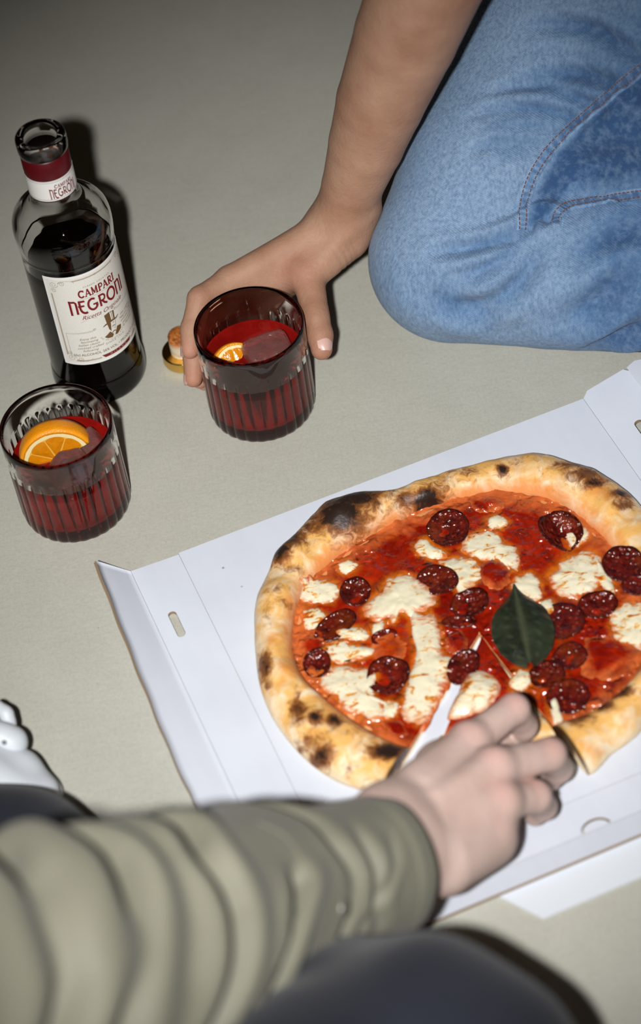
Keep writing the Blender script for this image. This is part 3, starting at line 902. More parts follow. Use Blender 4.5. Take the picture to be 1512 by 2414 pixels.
def ice_cube(loc, size, rot, label):
    bm = bmesh.new(); bmesh.ops.create_cube(bm, size=1.0)
    bmesh.ops.subdivide_edges(bm, edges=bm.edges[:], cuts=7, use_grid_fill=True)
    for v in bm.verts:
        c = v.co * 2; q = (abs(c.x) ** 7 + abs(c.y) ** 7 + abs(c.z) ** 7) ** (1 / 7)
        m = max(abs(c.x), abs(c.y), abs(c.z))
        c = c * (m / q)
        p = c.normalized()
        v.co = Vector((c.x * size[0], c.y * size[1], c.z * size[2])) * 0.5 * (1 + 0.05 * nz(c, 1.2, loc[0] * 91))
    o = bm_obj('ice_cube', bm, M_ice, smooth=True)
    o.location = loc; o.rotation_euler = rot
    tag(o, label, 'ice cube', 'ice cubes in the red drinks'); return o

def orange_slice(loc, rad, thick, a0, a1, rotm, label):
    """sector of an orange wheel; local x-z plane is the cut face, y the thickness"""
    th = empty('orange_slice', loc); tag(th, label, 'orange slice', 'orange slices in the drinks')
    n = 40
    def ring(ri, ro, bulge, y0, y1, name, mat, rough=0.0):
        V = []
        A = [a0 + (a1 - a0) * k / (n - 1) for k in range(n)]
        for a in A:
            prof = [(ri, y0), (ro, y0), (ro + bulge * 0.7, y0 * .5 + y1 * .5 - (y1 - y0) * .25), (ro + bulge, (y0 + y1) / 2), (ro + bulge * 0.7, y0 * .5 + y1 * .5 + (y1 - y0) * .25), (ro, y1), (ri, y1)]
            for r, y in prof:
                r = r * (1 + rough * nz((math.cos(a), math.sin(a)), 5, 2)); V.append(rotm @ Vector((r * math.cos(a), y, r * math.sin(a))) + Vector(loc))
        m = 7; F = grid_faces(n, m, True)
        F.append(tuple(range(m))); F.append(tuple(range((n - 1) * m, n * m))[::-1])
        q_ = mesh(name, V, F, mat, th, smooth=name == 'peel'); q_.cycles.is_caustics_receiver = True; return q_
    ring(rad * 0.915, rad, rad * 0.045, -thick / 2, thick / 2, 'peel', M_peel)
    ring(rad * 0.80, rad * 0.915, 0.0, -thick / 2 * 1.01, thick / 2 * 1.01, 'pith', M_pith, 0.01)
    ring(rad * 0.05, rad * 0.82, 0.0, -thick / 2 * 0.985, thick / 2 * 0.985, 'membrane', M_membrane)
    # flesh segments
    segs = max(3, int((a1 - a0) / 0.62)); da = (a1 - a0) / segs
    for s_ in range(segs):
        b0, b1 = a0 + da * s_ + 0.02, a0 + da * (s_ + 1) - 0.02; V = []; q = 9
        for side in (-1, 1):
            V.append((rad * 0.07 * math.cos((b0 + b1) / 2), side * thick * 0.505, rad * 0.07 * math.sin((b0 + b1) / 2)))
            for k in range(q):
                a = b0 + (b1 - b0) * k / (q - 1); r = rad * 0.815 - rad * 0.07 * abs(2 * k / (q - 1) - 1) ** 4
                V.append((r * math.cos(a), side * thick * 0.505, r * math.sin(a)))
            V.append((rad * 0.45 * math.cos((b0 + b1) / 2), side * (thick * 0.55), rad * 0.45 * math.sin((b0 + b1) / 2)))
        m = q + 2; F = []
        for side in (0, 1):
            o = side * m; lp = list(range(o, o + q + 1))
            for i in range(len(lp)):
                t = (o + m - 1, lp[i], lp[(i + 1) % len(lp)]); F.append(t if side else t[::-1])
        for i in range(q + 1): F.append((i, (i + 1) % (q + 1), (i + 1) % (q + 1) + m, i + m))
        mesh('segment', [rotm @ Vector(v) + Vector(loc) for v in V], F, M_flesh, th, smooth=False).cycles.is_caustics_receiver = True
    return th

G1 = np.array([-0.0314, 1.1966, 0]); G2 = np.array([-0.1815, 1.1253, 0])
make_glass('cocktail_glass', G1, 'ribbed tumbler of red drink gripped by the hand beside the kneeling leg', 'ribbed tumblers of red drink')
make_glass('cocktail_glass', G2, 'ribbed tumbler of red drink standing alone at the left in front of the bottle', 'ribbed tumblers of red drink')
E3 = lambda x, y, z: Matrix.Rotation(z, 3, 'Z') @ Matrix.Rotation(y, 3, 'Y') @ Matrix.Rotation(x, 3, 'X')
# left glass: large half-moon standing against the far left wall, two cubes
orange_slice(tuple(G2 + [-0.0050, 0.0040, 0.0535]), 0.0272, 0.0150, math.radians(4), math.radians(176), E3(-0.12, -0.30, 0.10), 'large orange half-moon with thick peel standing in the left glass')
ice_cube(tuple(G2 + [0.0040, -0.0180, 0.0575]), (0.024, 0.022, 0.026), (0.35, 0.5, 0.6), 'clear ice cube in front of the orange half-moon in the left glass')
ice_cube(tuple(G2 + [0.0220, 0.0060, 0.0530]), (0.017, 0.022, 0.024), (0.25, -0.35, 0.25), 'red-tinted ice cube against the far right wall of the left glass')
# held glass: small wedge at the left wall, one flat cube in the middle
orange_slice(tuple(G1 + [-0.0150, -0.0010, 0.0460]), 0.0190, 0.0115, math.radians(35), math.radians(150), E3(-0.75, -0.15, 0.45), 'small orange wedge at the near-left wall of the held glass')
ice_cube(tuple(G1 + [0.0105, 0.0030, 0.0535]), (0.036, 0.024, 0.022), (0.25, 0.10, 0.30), 'flat ice cube floating in the middle of the held glass')
ice_cube(tuple(G1 + [-0.0060, -0.0225, 0.0350]), (0.023, 0.022, 0.022), (0.4, 0.3, 0.2), 'small sunken ice cube behind the front wall of the held glass')

# ------------------------------------------------------------------ bottle
BC = G(238, 880, 0)
bottle = empty('liquor_bottle', (BC[0], BC[1], 0))
tag(bottle, 'open glass liquor bottle with dark red drink and white label', 'bottle')
BR = 0.0360
outer = smooth_profile([(0.0285, 0.0010), (0.0335, 0.0006), (0.0362, 0.0028), (0.0374, 0.0080), (0.0372, 0.0160), (0.0364, 0.0230), (0.0360, 0.0280), (0.0360, 0.0700), (0.0360, 0.1380), (0.0361, 0.1440), (0.0368, 0.1505),
                        (0.0373, 0.1590), (0.0370, 0.1670), (0.0352, 0.1738), (0.0308, 0.1795), (0.0250, 0.1835), (0.0205, 0.1868), (0.0180, 0.1910), (0.0174, 0.1965), (0.0172, 0.2150), (0.0170, 0.2330)], 4)
top_out = [(0.0170, 0.2335), (0.0183, 0.2345), (0.0186, 0.2370), (0.0186, 0.2430), (0.0183, 0.2455), (0.0174, 0.2468), (0.0158, 0.2472), (0.0134, 0.2468), (0.0123, 0.2455), (0.0117, 0.2425), (0.0117, 0.2335)]
inner = smooth_profile([(0.0117, 0.2300), (0.0120, 0.2100), (0.0128, 0.1960), (0.0145, 0.1895), (0.0190, 0.1845), (0.0250, 0.1800), (0.0300, 0.1752), (0.0330, 0.1695), (0.0345, 0.1620), (0.0345, 0.1540), (0.0338, 0.1460), (0.0334, 0.1380),
                        (0.0334, 0.0700), (0.0334, 0.0300), (0.0330, 0.0210), (0.0310, 0.0160), (0.0240, 0.0140)], 4)
P = [(0, 0.0045), (0.018, 0.0035)] + [tuple(p) for p in outer] + top_out + [tuple(p) for p in inner] + [(0, 0.0150)]
v, f = lathe(P, 96)
mesh('glass_body', shift(v, BC), f, M_bglass, bottle).cycles.is_caustics_caster = True
BL = 0.1315
ip = [tuple(p) for p in inner[::-1]]
liq = [(0, 0.0149)] + [(r + 0.00015, z - 0.0001) for r, z in ip if z < BL]
rl = liq[-1][0]
liq += [(rl, BL + 0.0006), (rl - 0.0006, BL), (rl - 0.003, BL - 0.0002), (0, BL - 0.0002)]
v, f = lathe(liq, 96); mesh('dark_red_liquor', shift(v, BC), f, M_dark, bottle)

M_capsule = (lambda t: t.set(Base_Color=t.mix(t.noise(300, 2), srgb(72, 6, 14), srgb(96, 10, 20)), Roughness=0.38, Specular_IOR_Level=0.5))(NT('oxblood_capsule'))
M_label = (lambda t: t.set(Base_Color=t.mix(t.ramp(t.voro(1500, t.mapping(t.coord(), (1, 1, 0.7))), [(0.2, 0.6), (0.5, 0)]), srgb(232, 230, 221), srgb(218, 216, 208)), Roughness=0.5))(NT('label_paper'))
M_white = plain('label_white_border', srgb(240, 239, 234), 0.5)
M_red = plain('label_print_red', srgb(122, 16, 30), 0.5)
M_brown = plain('label_print_brown', srgb(112, 82, 46), 0.5)
M_shadow = plain('label_print_tan', srgb(196, 178, 158), 0.5)
cap_p = [(0.0176, 0.1972), (0.01785, 0.1974), (0.01775, 0.2330), (0.0172, 0.2336)]
v, f = lathe(cap_p, 64); mesh('capsule', shift(v, BC), f, M_capsule, bottle)

AZ = math.radians(-61.0)        # the label looks to the right of the camera
def cyl(s, z, r, az=AZ):        # s = arc length from the label's middle
    a = az + s / r
    return (BC[0] + r * math.cos(a), BC[1] + r * math.sin(a), z)
def wrap(name, V2, F2, r, zc, mat, parent, az=AZ, arch=0.0, rb=None):
    rb = rb or r
    bm = bmesh.new(); vs = [bm.verts.new((x, y, 0)) for x, y in V2]      # cut long edges so that the print hugs the curve
    for f in F2:
        try: bm.faces.new([vs[i] for i in f])
        except ValueError: pass
    bmesh.ops.triangulate(bm, faces=bm.faces[:])
    for _ in range(6):
        e = [e for e in bm.edges if abs(e.verts[0].co.x - e.verts[1].co.x) > 0.0016]
        if not e: break
        bmesh.ops.subdivide_edges(bm, edges=e, cuts=1); bmesh.ops.triangulate(bm, faces=bm.faces[:])
    bm.verts.index_update()
    V2 = [(v.co.x, v.co.y) for v in bm.verts]; F2 = [tuple(v.index for v in f.verts) for f in bm.faces]; bm.free()
    return mesh(name, [cyl(x * r / rb, zc + y + arch * x * x, r, az) for x, y in V2], F2, mat, parent, smooth=False)
def patch(name, x0, x1, z0, z1, r, mat, parent, az=AZ, n=40, thick=0.00012):
    V, F = [], []
    for k in range(n + 1):
        x = x0 + (x1 - x0) * k / n
        V += [cyl(x, z0, r, az), cyl(x, z1, r, az), cyl(x, z1, r - thick, az), cyl(x, z0, r - thick, az)]
    F = grid_faces(n + 1, 4, True); F += [(0, 1, 2, 3), (n * 4 + 3, n * 4 + 2, n * 4 + 1, n * 4)]
    return mesh(name, V, F, mat, parent, smooth=False)

def text2d(s, size, spacing=1.0, shear=0.0, offset=0.0, sx=1.0, align='CENTER'):
    cu = bpy.data.curves.new('lettering', 'FONT'); cu.body = s; cu.size = size; cu.align_x = align; cu.align_y = 'CENTER'
    cu.space_character = spacing; cu.shear = shear; cu.offset = offset; cu.resolution_u = 3
    o = bpy.data.objects.new('lettering', cu); COL.objects.link(o)
    dg = bpy.context.evaluated_depsgraph_get()
    me = bpy.data.meshes.new_from_object(o.evaluated_get(dg))
    V = [(v.co.x * sx, v.co.y) for v in me.vertices]; F = [tuple(p.vertices) for p in me.polygons]
    bpy.data.objects.remove(o); bpy.data.curves.remove(cu); bpy.data.meshes.remove(me)
    return V, F
def stroke(pts, w, closed=False):
    """flat ribbon along a polyline"""
    P = [np.array(p, float) for p in pts]; n = len(P); V = []; F = []
    for i in range(n):
        if closed: a, b = P[i - 1], P[(i + 1) % n]
        else: a, b = P[max(i - 1, 0)], P[min(i + 1, n - 1)]
        d = b - a; d /= (np.linalg.norm(d) + 1e-12); nn = np.array([-d[1], d[0]])
        ww = w[i] if hasattr(w, '__len__') else w
        V += [tuple(P[i] + nn * ww / 2), tuple(P[i] - nn * ww / 2)]
    for i in range(n if closed else n - 1):
        j = (i + 1) % n; F.append((2 * i, 2 * i + 1, 2 * j + 1, 2 * j))
    return V, F
def arcpts(cx, cy, rx, ry, a0, a1, n=14):
    return [(cx + rx * math.cos(math.radians(a0 + (a1 - a0) * k / n)), cy + ry * math.sin(math.radians(a0 + (a1 - a0) * k / n))) for k in range(n + 1)]
class Ink:
    def __init__(self): self.V = []; self.F = []
    def add(self, vf, dx=0.0, dy=0.0, s=1.0):
        k = len(self.V); self.V += [(x * s + dx, y * s + dy) for x, y in vf[0]]; self.F += [tuple(i + k for i in f) for f in vf[1]]
        return self
    def poly(self, pts, dx=0, dy=0, s=1.0): return self.add((pts, [tuple(range(len(pts)))]), dx, dy, s)

LR = 0.03612
LX, LZ0, LZ1 = 0.0405, 0.0470, 0.1395
LC = (LZ0 + LZ1) / 2
label = patch('front_label', -LX, LX, LZ0, LZ1, LR, M_white, bottle)
patch('label_field', -LX + 0.0022, LX - 0.0022, LZ0 + 0.0022, LZ1 - 0.0022, LR + 0.00004, M_label, label, thick=0.00002)
# art-deco capitals of the headline, drawn as strokes in a unit cell (height 1)
def glyph(ch):
    T = 0.17; o = Ink()
    if ch == 'N':
        o.add(stroke([(0.12, 0), (0.12, 1)], T)).add(stroke([(0.02, 0.94), (0.30, 0.92), (0.50, 0.93), (0.60, 0.84), (0.62, 0.7), (0.62, 0)], [T * .6, T * .75, T * .8, T, T, T])); w = 0.74
    elif ch == 'E':
        o.add(stroke(arcpts(0.50, 0.42, 0.40, 0.44, 178, 290, 12), T)).add(stroke([(0.10, 0.42), (0.10, 0.95)], T)).add(stroke([(0.02, 0.92), (0.56, 0.92)], T * .85)).add(stroke([(-0.04, 0.56), (0.46, 0.56)], T * .75)); w = 0.66
    elif ch == 'G':
        o.add(stroke(arcpts(0.48, 0.5, 0.40, 0.45, 55, 345, 20), T)).add(stroke([(0.50, 0.46), (0.92, 0.46)], T * .75)).add(stroke([(0.80, 0.46), (0.80, 0.16)], T)); w = 0.96
    elif ch == 'R':
        o.add(stroke([(0.12, 0), (0.12, 1)], T)).add(stroke([(0.02, 0.92), (0.36, 0.92)] + arcpts(0.36, 0.68, 0.24, 0.24, 90, -90, 10) + [(0.20, 0.44)], T * .85)).add(stroke([(0.30, 0.44), (0.48, 0.18), (0.72, 0.06)], T)); w = 0.72
    elif ch == 'O':
        o.add(stroke(arcpts(0.50, 0.5, 0.42, 0.46, 0, 345, 23), T, closed=True)); w = 1.0
    else:
        o.add(stroke([(0.12, 0), (0.12, 1)], T)); w = 0.25
    return o, w
def headline(h):
    o = Ink(); x = 0
    for ch in 'NEGRONI':
        g_, w = glyph(ch); o.add((g_.V, g_.F), x, 0, 1.0); x += w + 0.07
    x -= 0.07
    return [((a - x / 2) * h, (b - 0.5) * h) for a, b in o.V], o.F, x * h

def serif_line(txt, h, width):
    """slab-serif capitals for the upper line"""
    T, t = 0.20, 0.11
    def gl(ch):
        o = Ink(); f = lambda x, y, w_=0.17: o.add(stroke([(x - w_, y), (x + w_, y)], t))
        if ch == 'C': o.add(stroke(arcpts(0.46, 0.5, 0.36, 0.44, 42, 318, 18), T)); o.add(stroke([(0.74, 0.98), (0.74, 0.70)], t)); w = 0.84
        elif ch == 'A': o.add(stroke([(0.10, 0.0), (0.42, 1.0)], t)); o.add(stroke([(0.42, 1.0), (0.74, 0.0)], T)); o.add(stroke([(0.20, 0.34), (0.62, 0.34)], t)); f(0.10, 0.05, .13); f(0.74, 0.05, .15); w = 0.86
        elif ch == 'M': o.add(stroke([(0.14, 0), (0.14, 1)], t)); o.add(stroke([(0.14, 1.0), (0.46, 0.12)], T)); o.add(stroke([(0.46, 0.12), (0.78, 1.0)], t)); o.add(stroke([(0.80, 1), (0.80, 0)], T)); f(0.14, 0.05, .13); f(0.80, 0.05, .16); w = 0.98
        elif ch in 'PR':
            o.add(stroke([(0.18, 0), (0.18, 1)], T)); o.add(stroke([(0.18, 0.94), (0.42, 0.94)] + arcpts(0.42, 0.71, 0.22, 0.23, 90, -90, 10) + [(0.18, 0.48)], T * .75)); f(0.18, 0.05)
            if ch == 'R': o.add(stroke([(0.36, 0.48), (0.68, 0.03)], T)); f(0.70, 0.05, .10)
            w = 0.68 if ch == 'P' else 0.80
        else: o.add(stroke([(0.18, 0), (0.18, 1)], T)); f(0.18, 0.05); f(0.18, 0.95); w = 0.38
        return o, w
    o, x = Ink(), 0
    for ch in txt:
        g_, w = gl(ch); o.add((g_.V, g_.F), x, 0); x += w + 0.06
    k = width / x
    return [((a - x / 2) * k, (b - 0.5) * h) for a, b in o.V], o.F

arch = 3.0
red, tan, brn, gold = Ink(), Ink(), Ink(), Ink()
hv, hf, hw = headline(0.0118)
sx = 0.0500 / hw
red.add(([(x * sx, y * (1 + 0.28 * (x * sx / 0.025) ** 2)) for x, y in hv], hf), 0.0, LC + 0.0145)
tan.add(([(x * sx + 0.0005, y * (1 + 0.28 * (x * sx / 0.025) ** 2) - 0.0004) for x, y in hv], hf), 0.0, LC + 0.0145)
red.add(serif_line('CAMPARI', 0.0074, 0.0330), 0.0005, LC + 0.0272)
tan.add(serif_line('CAMPARI', 0.0074, 0.0330), 0.0009, LC + 0.0269)
red.add(stroke([(-0.017, LC + 0.0219), (0.017, LC + 0.0219)], 0.00018))
red.add(text2d('Ricetta Originale', 0.0056, 0.98, 0.42), 0.001, LC + 0.0030)
red.add(stroke([(-0.019, LC - 0.0014), (-0.0155, LC + 0.0002), (-0.012, LC + 0.0016), (-0.006, LC - 0.0002)], 0.00016))
brn.add(text2d('CLASSIC COCKTAIL', 0.0021, 1.35), 0.001, LC + 0.0335)
for i, s_ in enumerate(['Enjoy this', 'fascinating', 'Italian classic', 'cocktail crafted', 'following']):
    brn.add(text2d(s_, 0.0031, 1.05, 0.35), -0.0170 + 0.0006 * (i % 2), LC - 0.0190 - 0.0031 * i)
for i, s_ in enumerate(['this original', 'Negroni recipe', 'invented with', 'real passion', 'in Florence']):
    brn.add(text2d(s_, 0.0030, 1.05, 0.35), 0.0215 + 0.0005 * (i % 2), LC - 0.0115 - 0.0031 * i)
brn.add(text2d('SINCE 1919', 0.0026, 1.4), 0.0045, LC - 0.0298)
brn.add(text2d('50cl ALCOHOL 26% VOL. \u2022 PRODUCT OF ITALY', 0.0034, 0.98, 0, 0.00003), 0.0040, LC - 0.0357)
milano = text2d('MILANO', 0.0024, 2.2)
gold.add(milano, 0.0055, LC - 0.0412)
bar_ = Ink().poly([(-0.0095, LC - 0.0397), (0.0205, LC - 0.0397), (0.0180, LC - 0.0427), (-0.0070, LC - 0.0427)])
red2 = Ink().add((bar_.V, bar_.F))
# border lines, scrolls in the corners
def frame_lines(ink, inset, w):
    x0, x1, y0, y1 = -LX + inset, LX - inset, LZ0 + inset, LZ1 - inset
    ink.add(stroke([(x0, y1 - 0.012), (x0, y0 + 0.006)], w)).add(stroke([(x1, y1 - 0.012), (x1, y0 + 0.006)], w))
    ink.add(stroke([(x0 + 0.018, y1)] + [(x0 + 0.018 + (x1 - x0 - 0.036) * k / 20, y1) for k in range(1, 20)] + [(x1 - 0.018, y1)], w))
    ink.add(stroke([(x0 + 0.006, y0), (-0.010, y0)], w)).add(stroke([(0.021, y0), (x1 - 0.006, y0)], w))
for ins in (0.0042, 0.0050): frame_lines(brn, ins, 0.00022)
frame_lines(tan, 0.0046, 0.0005)
def scroll(cx, cy, r, sx_, sy_):
    pts = []
    for k in range(34):
        a = k / 33 * 3.4 * pi; rr = r * (1 - 0.82 * k / 33)
        pts.append((cx + sx_ * rr * math.cos(a), cy + sy_ * rr * math.sin(a)))
    return stroke(pts, 0.00022)
for sx_ in (-1, 1):
    for sy_ in (-1, 1):
        cx, cy = sx_ * (LX - 0.0078), LC + sy_ * ((LZ1 - LZ0) / 2 - 0.0074)
        brn.add(scroll(cx, cy, 0.0034, -sx_, -sy_)); brn.add(scroll(cx - sx_ * 0.0065, cy + sy_ * 0.0012, 0.0026, sx_, sy_)); brn.add(scroll(cx + sx_ * 0.0008, cy - sy_ * 0.0058, 0.0022, sx_, sy_))
        brn.add(stroke(arcpts(cx - sx_ * 0.010, cy + sy_ * 0.001, 0.006, 0.0026, 0, 180 * sy_, 10), 0.0002))
for sx_ in (-1, 1):
    y = LC - 0.0125 if sx_ < 0 else LC - 0.003
    x0, x1 = sx_ * (LX - 0.0078), sx_ * 0.0105
    for d in (0, 0.0008): brn.add(stroke([(x0, y - 0.026), (x0, y + d), (x1 + sx_ * 0.001, y + d)], 0.0002))
    brn.add(scroll(x1 - sx_ * 0.0002, y + 0.0012, 0.0013, 1, 1))
brn.add(stroke([(-0.0009, LZ1 - 0.0046), (0, LZ1 - 0.0038), (0.0009, LZ1 - 0.0046), (0, LZ1 - 0.0054)], 0.0002, closed=True))
# emblem: bust of a man in a top hat
ex, ey = 0.0045, LC - 0.0142
hat = Ink().poly([(-0.0042, 0.0035), (-0.0050, 0.0125), (-0.0010, 0.0132), (0.0042, 0.0122), (0.0036, 0.0035)], ex, ey)
hat.add(stroke([(-0.0078, 0.0020), (-0.0055, 0.0030), (0, 0.0036), (0.0050, 0.0034), (0.0076, 0.0050)], [0.0006, 0.0014, 0.0016, 0.0014, 0.0006]), ex, ey)
hat.poly([(-0.0040, 0.0026), (-0.0034, -0.0030), (-0.0018, -0.0058), (-0.0012, -0.0010), (-0.0008, 0.0026)], ex, ey)
hat.add(stroke([(-0.0004, -0.0022), (0.0012, -0.0018), (0.0026, -0.0024)], 0.0007), ex, ey)
hat.add(stroke([(0.0008, 0.0012), (0.0022, 0.0014)], 0.0005), ex, ey).add(stroke([(0.0006, -0.0040), (0.0018, -0.0040)], 0.0003), ex, ey).add(stroke([(0.0036, 0.0026), (0.0034, -0.0022), (0.0016, -0.0056)], 0.0003), ex, ey)
hat.poly([(-0.0085, -0.0085), (-0.0030, -0.0056), (-0.0004, -0.0100), (-0.0020, -0.0122), (-0.0060, -0.0110)], ex, ey)
hat.poly([(0.0040, -0.0048), (0.0082, -0.0060), (0.0074, -0.0096), (0.0030, -0.0122), (0.0006, -0.0116)], ex, ey)
hat.add(stroke([(-0.0014, -0.0080), (0.0004, -0.0070), (0.0022, -0.0078)], 0.0009), ex, ey)
band = Ink().poly([(0.0002, 0.0046), (0.0000, 0.0124), (0.0011, 0.0124), (0.0011, 0.0046)], ex, ey).poly([(0.0016, 0.0046), (0.0017, 0.0122), (0.0025, 0.0121), (0.0022, 0.0046)], ex, ey)
for k, ch in enumerate('THE ORIGINAL RECIPE'):
    a = math.radians(205 + 130 * k / 18); t2 = text2d(ch, 0.0017); rr = 0.0128
    ca, sa = math.cos(a + pi / 2), math.sin(a + pi / 2)
    brn.add(([(x * ca - y * sa, x * sa + y * ca) for x, y in t2[0]], t2[1]), ex + rr * math.cos(a), ey - 0.0022 + rr * 0.92 * math.sin(a))
step = 0.00003
for nm, ink, mat, lev in (('tan_print', tan, M_shadow, 3), ('red_lettering', red, M_red, 5), ('red_banner', red2, M_red, 2), ('brown_lettering', brn, M_brown, 4), ('portrait_emblem', hat, M_brown, 4), ('hat_band', band, M_white, 6), ('banner_lettering', gold, M_shadow, 6)):
    wrap(nm, ink.V, ink.F, LR + 0.00006 + step * lev, 0.0, mat, label, rb=LR)
# neck label
NR, NAZ = 0.01796, math.radians(-83 + 24)
nl = patch('neck_label', -pi * NR, pi * NR, 0.1985, 0.2170, NR, M_white, bottle, NAZ, n=72)
ni, nb = Ink(), Ink()
ni.add(([(x, y) for x, y in hv], hf), 0, 0, 1.0)
ni.V = [(x * 0.0222 / hw, y * 0.62 * (1 + 0.2 * (x * 0.45 / 0.011) ** 2)) for x, y in ni.V]; ni.V = [(x, y + 0.2050) for x, y in ni.V]
ni.add(serif_line('CAMPARI', 0.0032, 0.0150), 0.0008, 0.2113)
for z in (0.1996, 0.2002, 0.2160, 0.2154): nb.add(stroke([(-pi * NR * 0.99 + 2 * pi * NR * 0.99 * k / 60, z) for k in range(61)], 0.00016))
wrap('red_lettering', ni.V, ni.F, NR + 0.00012, 0, M_red, nl, NAZ, rb=NR)
wrap('grey_rule', nb.V, nb.F, NR + 0.00010, 0, plain('label_print_grey', srgb(120, 112, 106), 0.5), nl, NAZ, rb=NR)

# ------------------------------------------------------------------ stopper: cork plug standing on its gold cap
SC = G(437, 846, 0)
stop = empty('bottle_stopper', (SC[0], SC[1], 0))
tag(stop, 'cork stopper with ribbed gold cap standing upside down behind the held glass', 'bottle stopper')
M_gold = plain('polished_gold', srgb(226, 186, 104), 0.16, Metallic=1.0)
def knurl(r, z, a): return r - (0.00045 * (0.5 + 0.5 * math.cos(a * 64)) if 0.0012 < z < 0.0095 and r > 0.0165 else 0)
v, f = lathe([(0, 0.0004), (0.0155, 0.0002), (0.0170, 0.0010), (0.0175, 0.0016), (0.0175, 0.0050), (0.0175, 0.0092), (0.0174, 0.0100), (0.0168, 0.0108), (0.0160, 0.0106), (0.0150, 0.0098), (0.0105, 0.0094), (0, 0.0094)], 256, mod=knurl)
mesh('gold_cap', shift(v, SC), f, M_gold, stop)
def mat_cork():
    t = NT('natural_cork'); c = t.coord()
    n = t.noise(260, 4, 0.7, c); z = t.n('ShaderNodeSeparateXYZ'); t.l(c, z.inputs[0])
    w = t.math('ADD', t.math('MULTIPLY', t.math('SUBTRACT', z.outputs['Z'], 0.0195), 160), t.math('MULTIPLY', t.math('SUBTRACT', n, 0.5), 1.6), True)
    col = t.mix(t.ramp(n, [(0.35, 0), (0.65, 1)]), srgb(206, 190, 160), srgb(226, 214, 190))
    wet = t.mix(t.ramp(n, [(0.38, 0), (0.62, 1)]), srgb(120, 58, 16), srgb(206, 124, 52))
    return t.set(Base_Color=t.mix(w, col, wet), Roughness=0.7, Normal=t.bump(n, 0.5, 0.0012))
v, f = lathe([(0, 0.0090), (0.0100, 0.0092), (0.0102, 0.0100), (0.0103, 0.0180), (0.0102, 0.0265), (0.0096, 0.0280), (0.0085, 0.0287), (0, 0.0289)], 48)
mesh('cork_plug', shift(v, SC), f, mat_cork(), stop)
# ------------------------------------------------------------------ people
def mat_skin(name, base, red, dark):
    t = NT(name); c = t.coord()
    n1 = t.noise(26, 3, 0.55, c); n2 = t.noise(420, 3, 0.6, c)
    col = t.mix(t.ramp(n1, [(0.3, 0), (0.75, 1)]), base, dark)
    col = t.mix(t.math('MULTIPLY', t.attr('flush'), 0.65), col, red)
    col = t.mix(t.math('MULTIPLY', t.ramp(n2, [(0.4, 0), (0.7, 1)]), 0.12), col, dark)
    bp = t.bump(t.noise(330, 4, 0.65, c), 0.5, 0.0010)
    bp = t.bump(t.noise(70, 3, 0.6, t.mapping(c, (2.2, 0.6, 1))), 0.15, 0.0012, bp)
    return t.set(Base_Color=col, Roughness=0.58, Specular_IOR_Level=0.32, Normal=bp, Subsurface_Weight=0.12, Subsurface_Radius=(0.008, 0.003, 0.0015), Subsurface_Scale=0.4)
M_skin1 = mat_skin('tanned_skin', srgb(180, 142, 118), srgb(192, 116, 98), srgb(154, 112, 88))
M_skin2 = mat_skin('fair_skin', srgb(206, 181, 171), srgb(208, 138, 130), srgb(188, 160, 149))
M_nail = plain('fingernail', srgb(206, 168, 156), 0.36)

def flush_attr(V, spots):
    f = np.zeros(len(V))
    for p, r, s in spots:
        q = ((V - np.array(p)) ** 2).sum(1) / r ** 2
        f = np.maximum(f, s * np.exp(-1.2 * q))
    return f

def nail(parent, pos, along, out, L, Wd, mat=M_nail):
    a = np.array(along, float); a /= np.linalg.norm(a); o = np.array(out, float); o -= a * (o @ a); o /= np.linalg.norm(o); s = np.cross(a, o)
    n, m = 9, 9; V = []
    for i in range(n):
        f = i / (n - 1)
        for j in range(m):
            q = -1 + 2 * j / (m - 1)
            e = math.sqrt(max(0.0, 1 - (abs(2 * f - 1)) ** 3.2)) * 0.55 + 0.45 if f < 0.5 else 1.0 - 0.30 * ((f - 0.5) / 0.5) ** 3
            V.append(np.array(pos) + a * (L * (f - 0.5)) + s * (Wd / 2 * q * e) + o * (-0.24 * Wd * q * q - 0.06 * L * (2 * f - 1) ** 2 + 0.0003))
    F = grid_faces(n, m); k = len(V); V += [v - o * 0.0007 for v in V]; F += [tuple(x + k for x in f[::-1]) for f in F]
    return mesh('fingernail', V, F, mat, parent)

def crease(D, XYZ, c, n, r, depth, width):
    X, Y, Z = XYZ; n = np.array(n, float); n /= np.linalg.norm(n)
    q = (X - c[0]) ** 2 + (Y - c[1]) ** 2 + (Z - c[2]) ** 2
    d = (X - c[0]) * n[0] + (Y - c[1]) * n[1] + (Z - c[2]) * n[2]
    D += (depth * np.exp(-(d / width) ** 2) * np.clip(2 - 2 * q / (r * r), 0, 1)).astype(D.dtype)

def join_mesh(parts):
    V, F, k = [], [], 0
    for v, f in parts:
        V.append(v); F.append(f + k); k += len(v)
    return np.concatenate(V), np.concatenate(F)

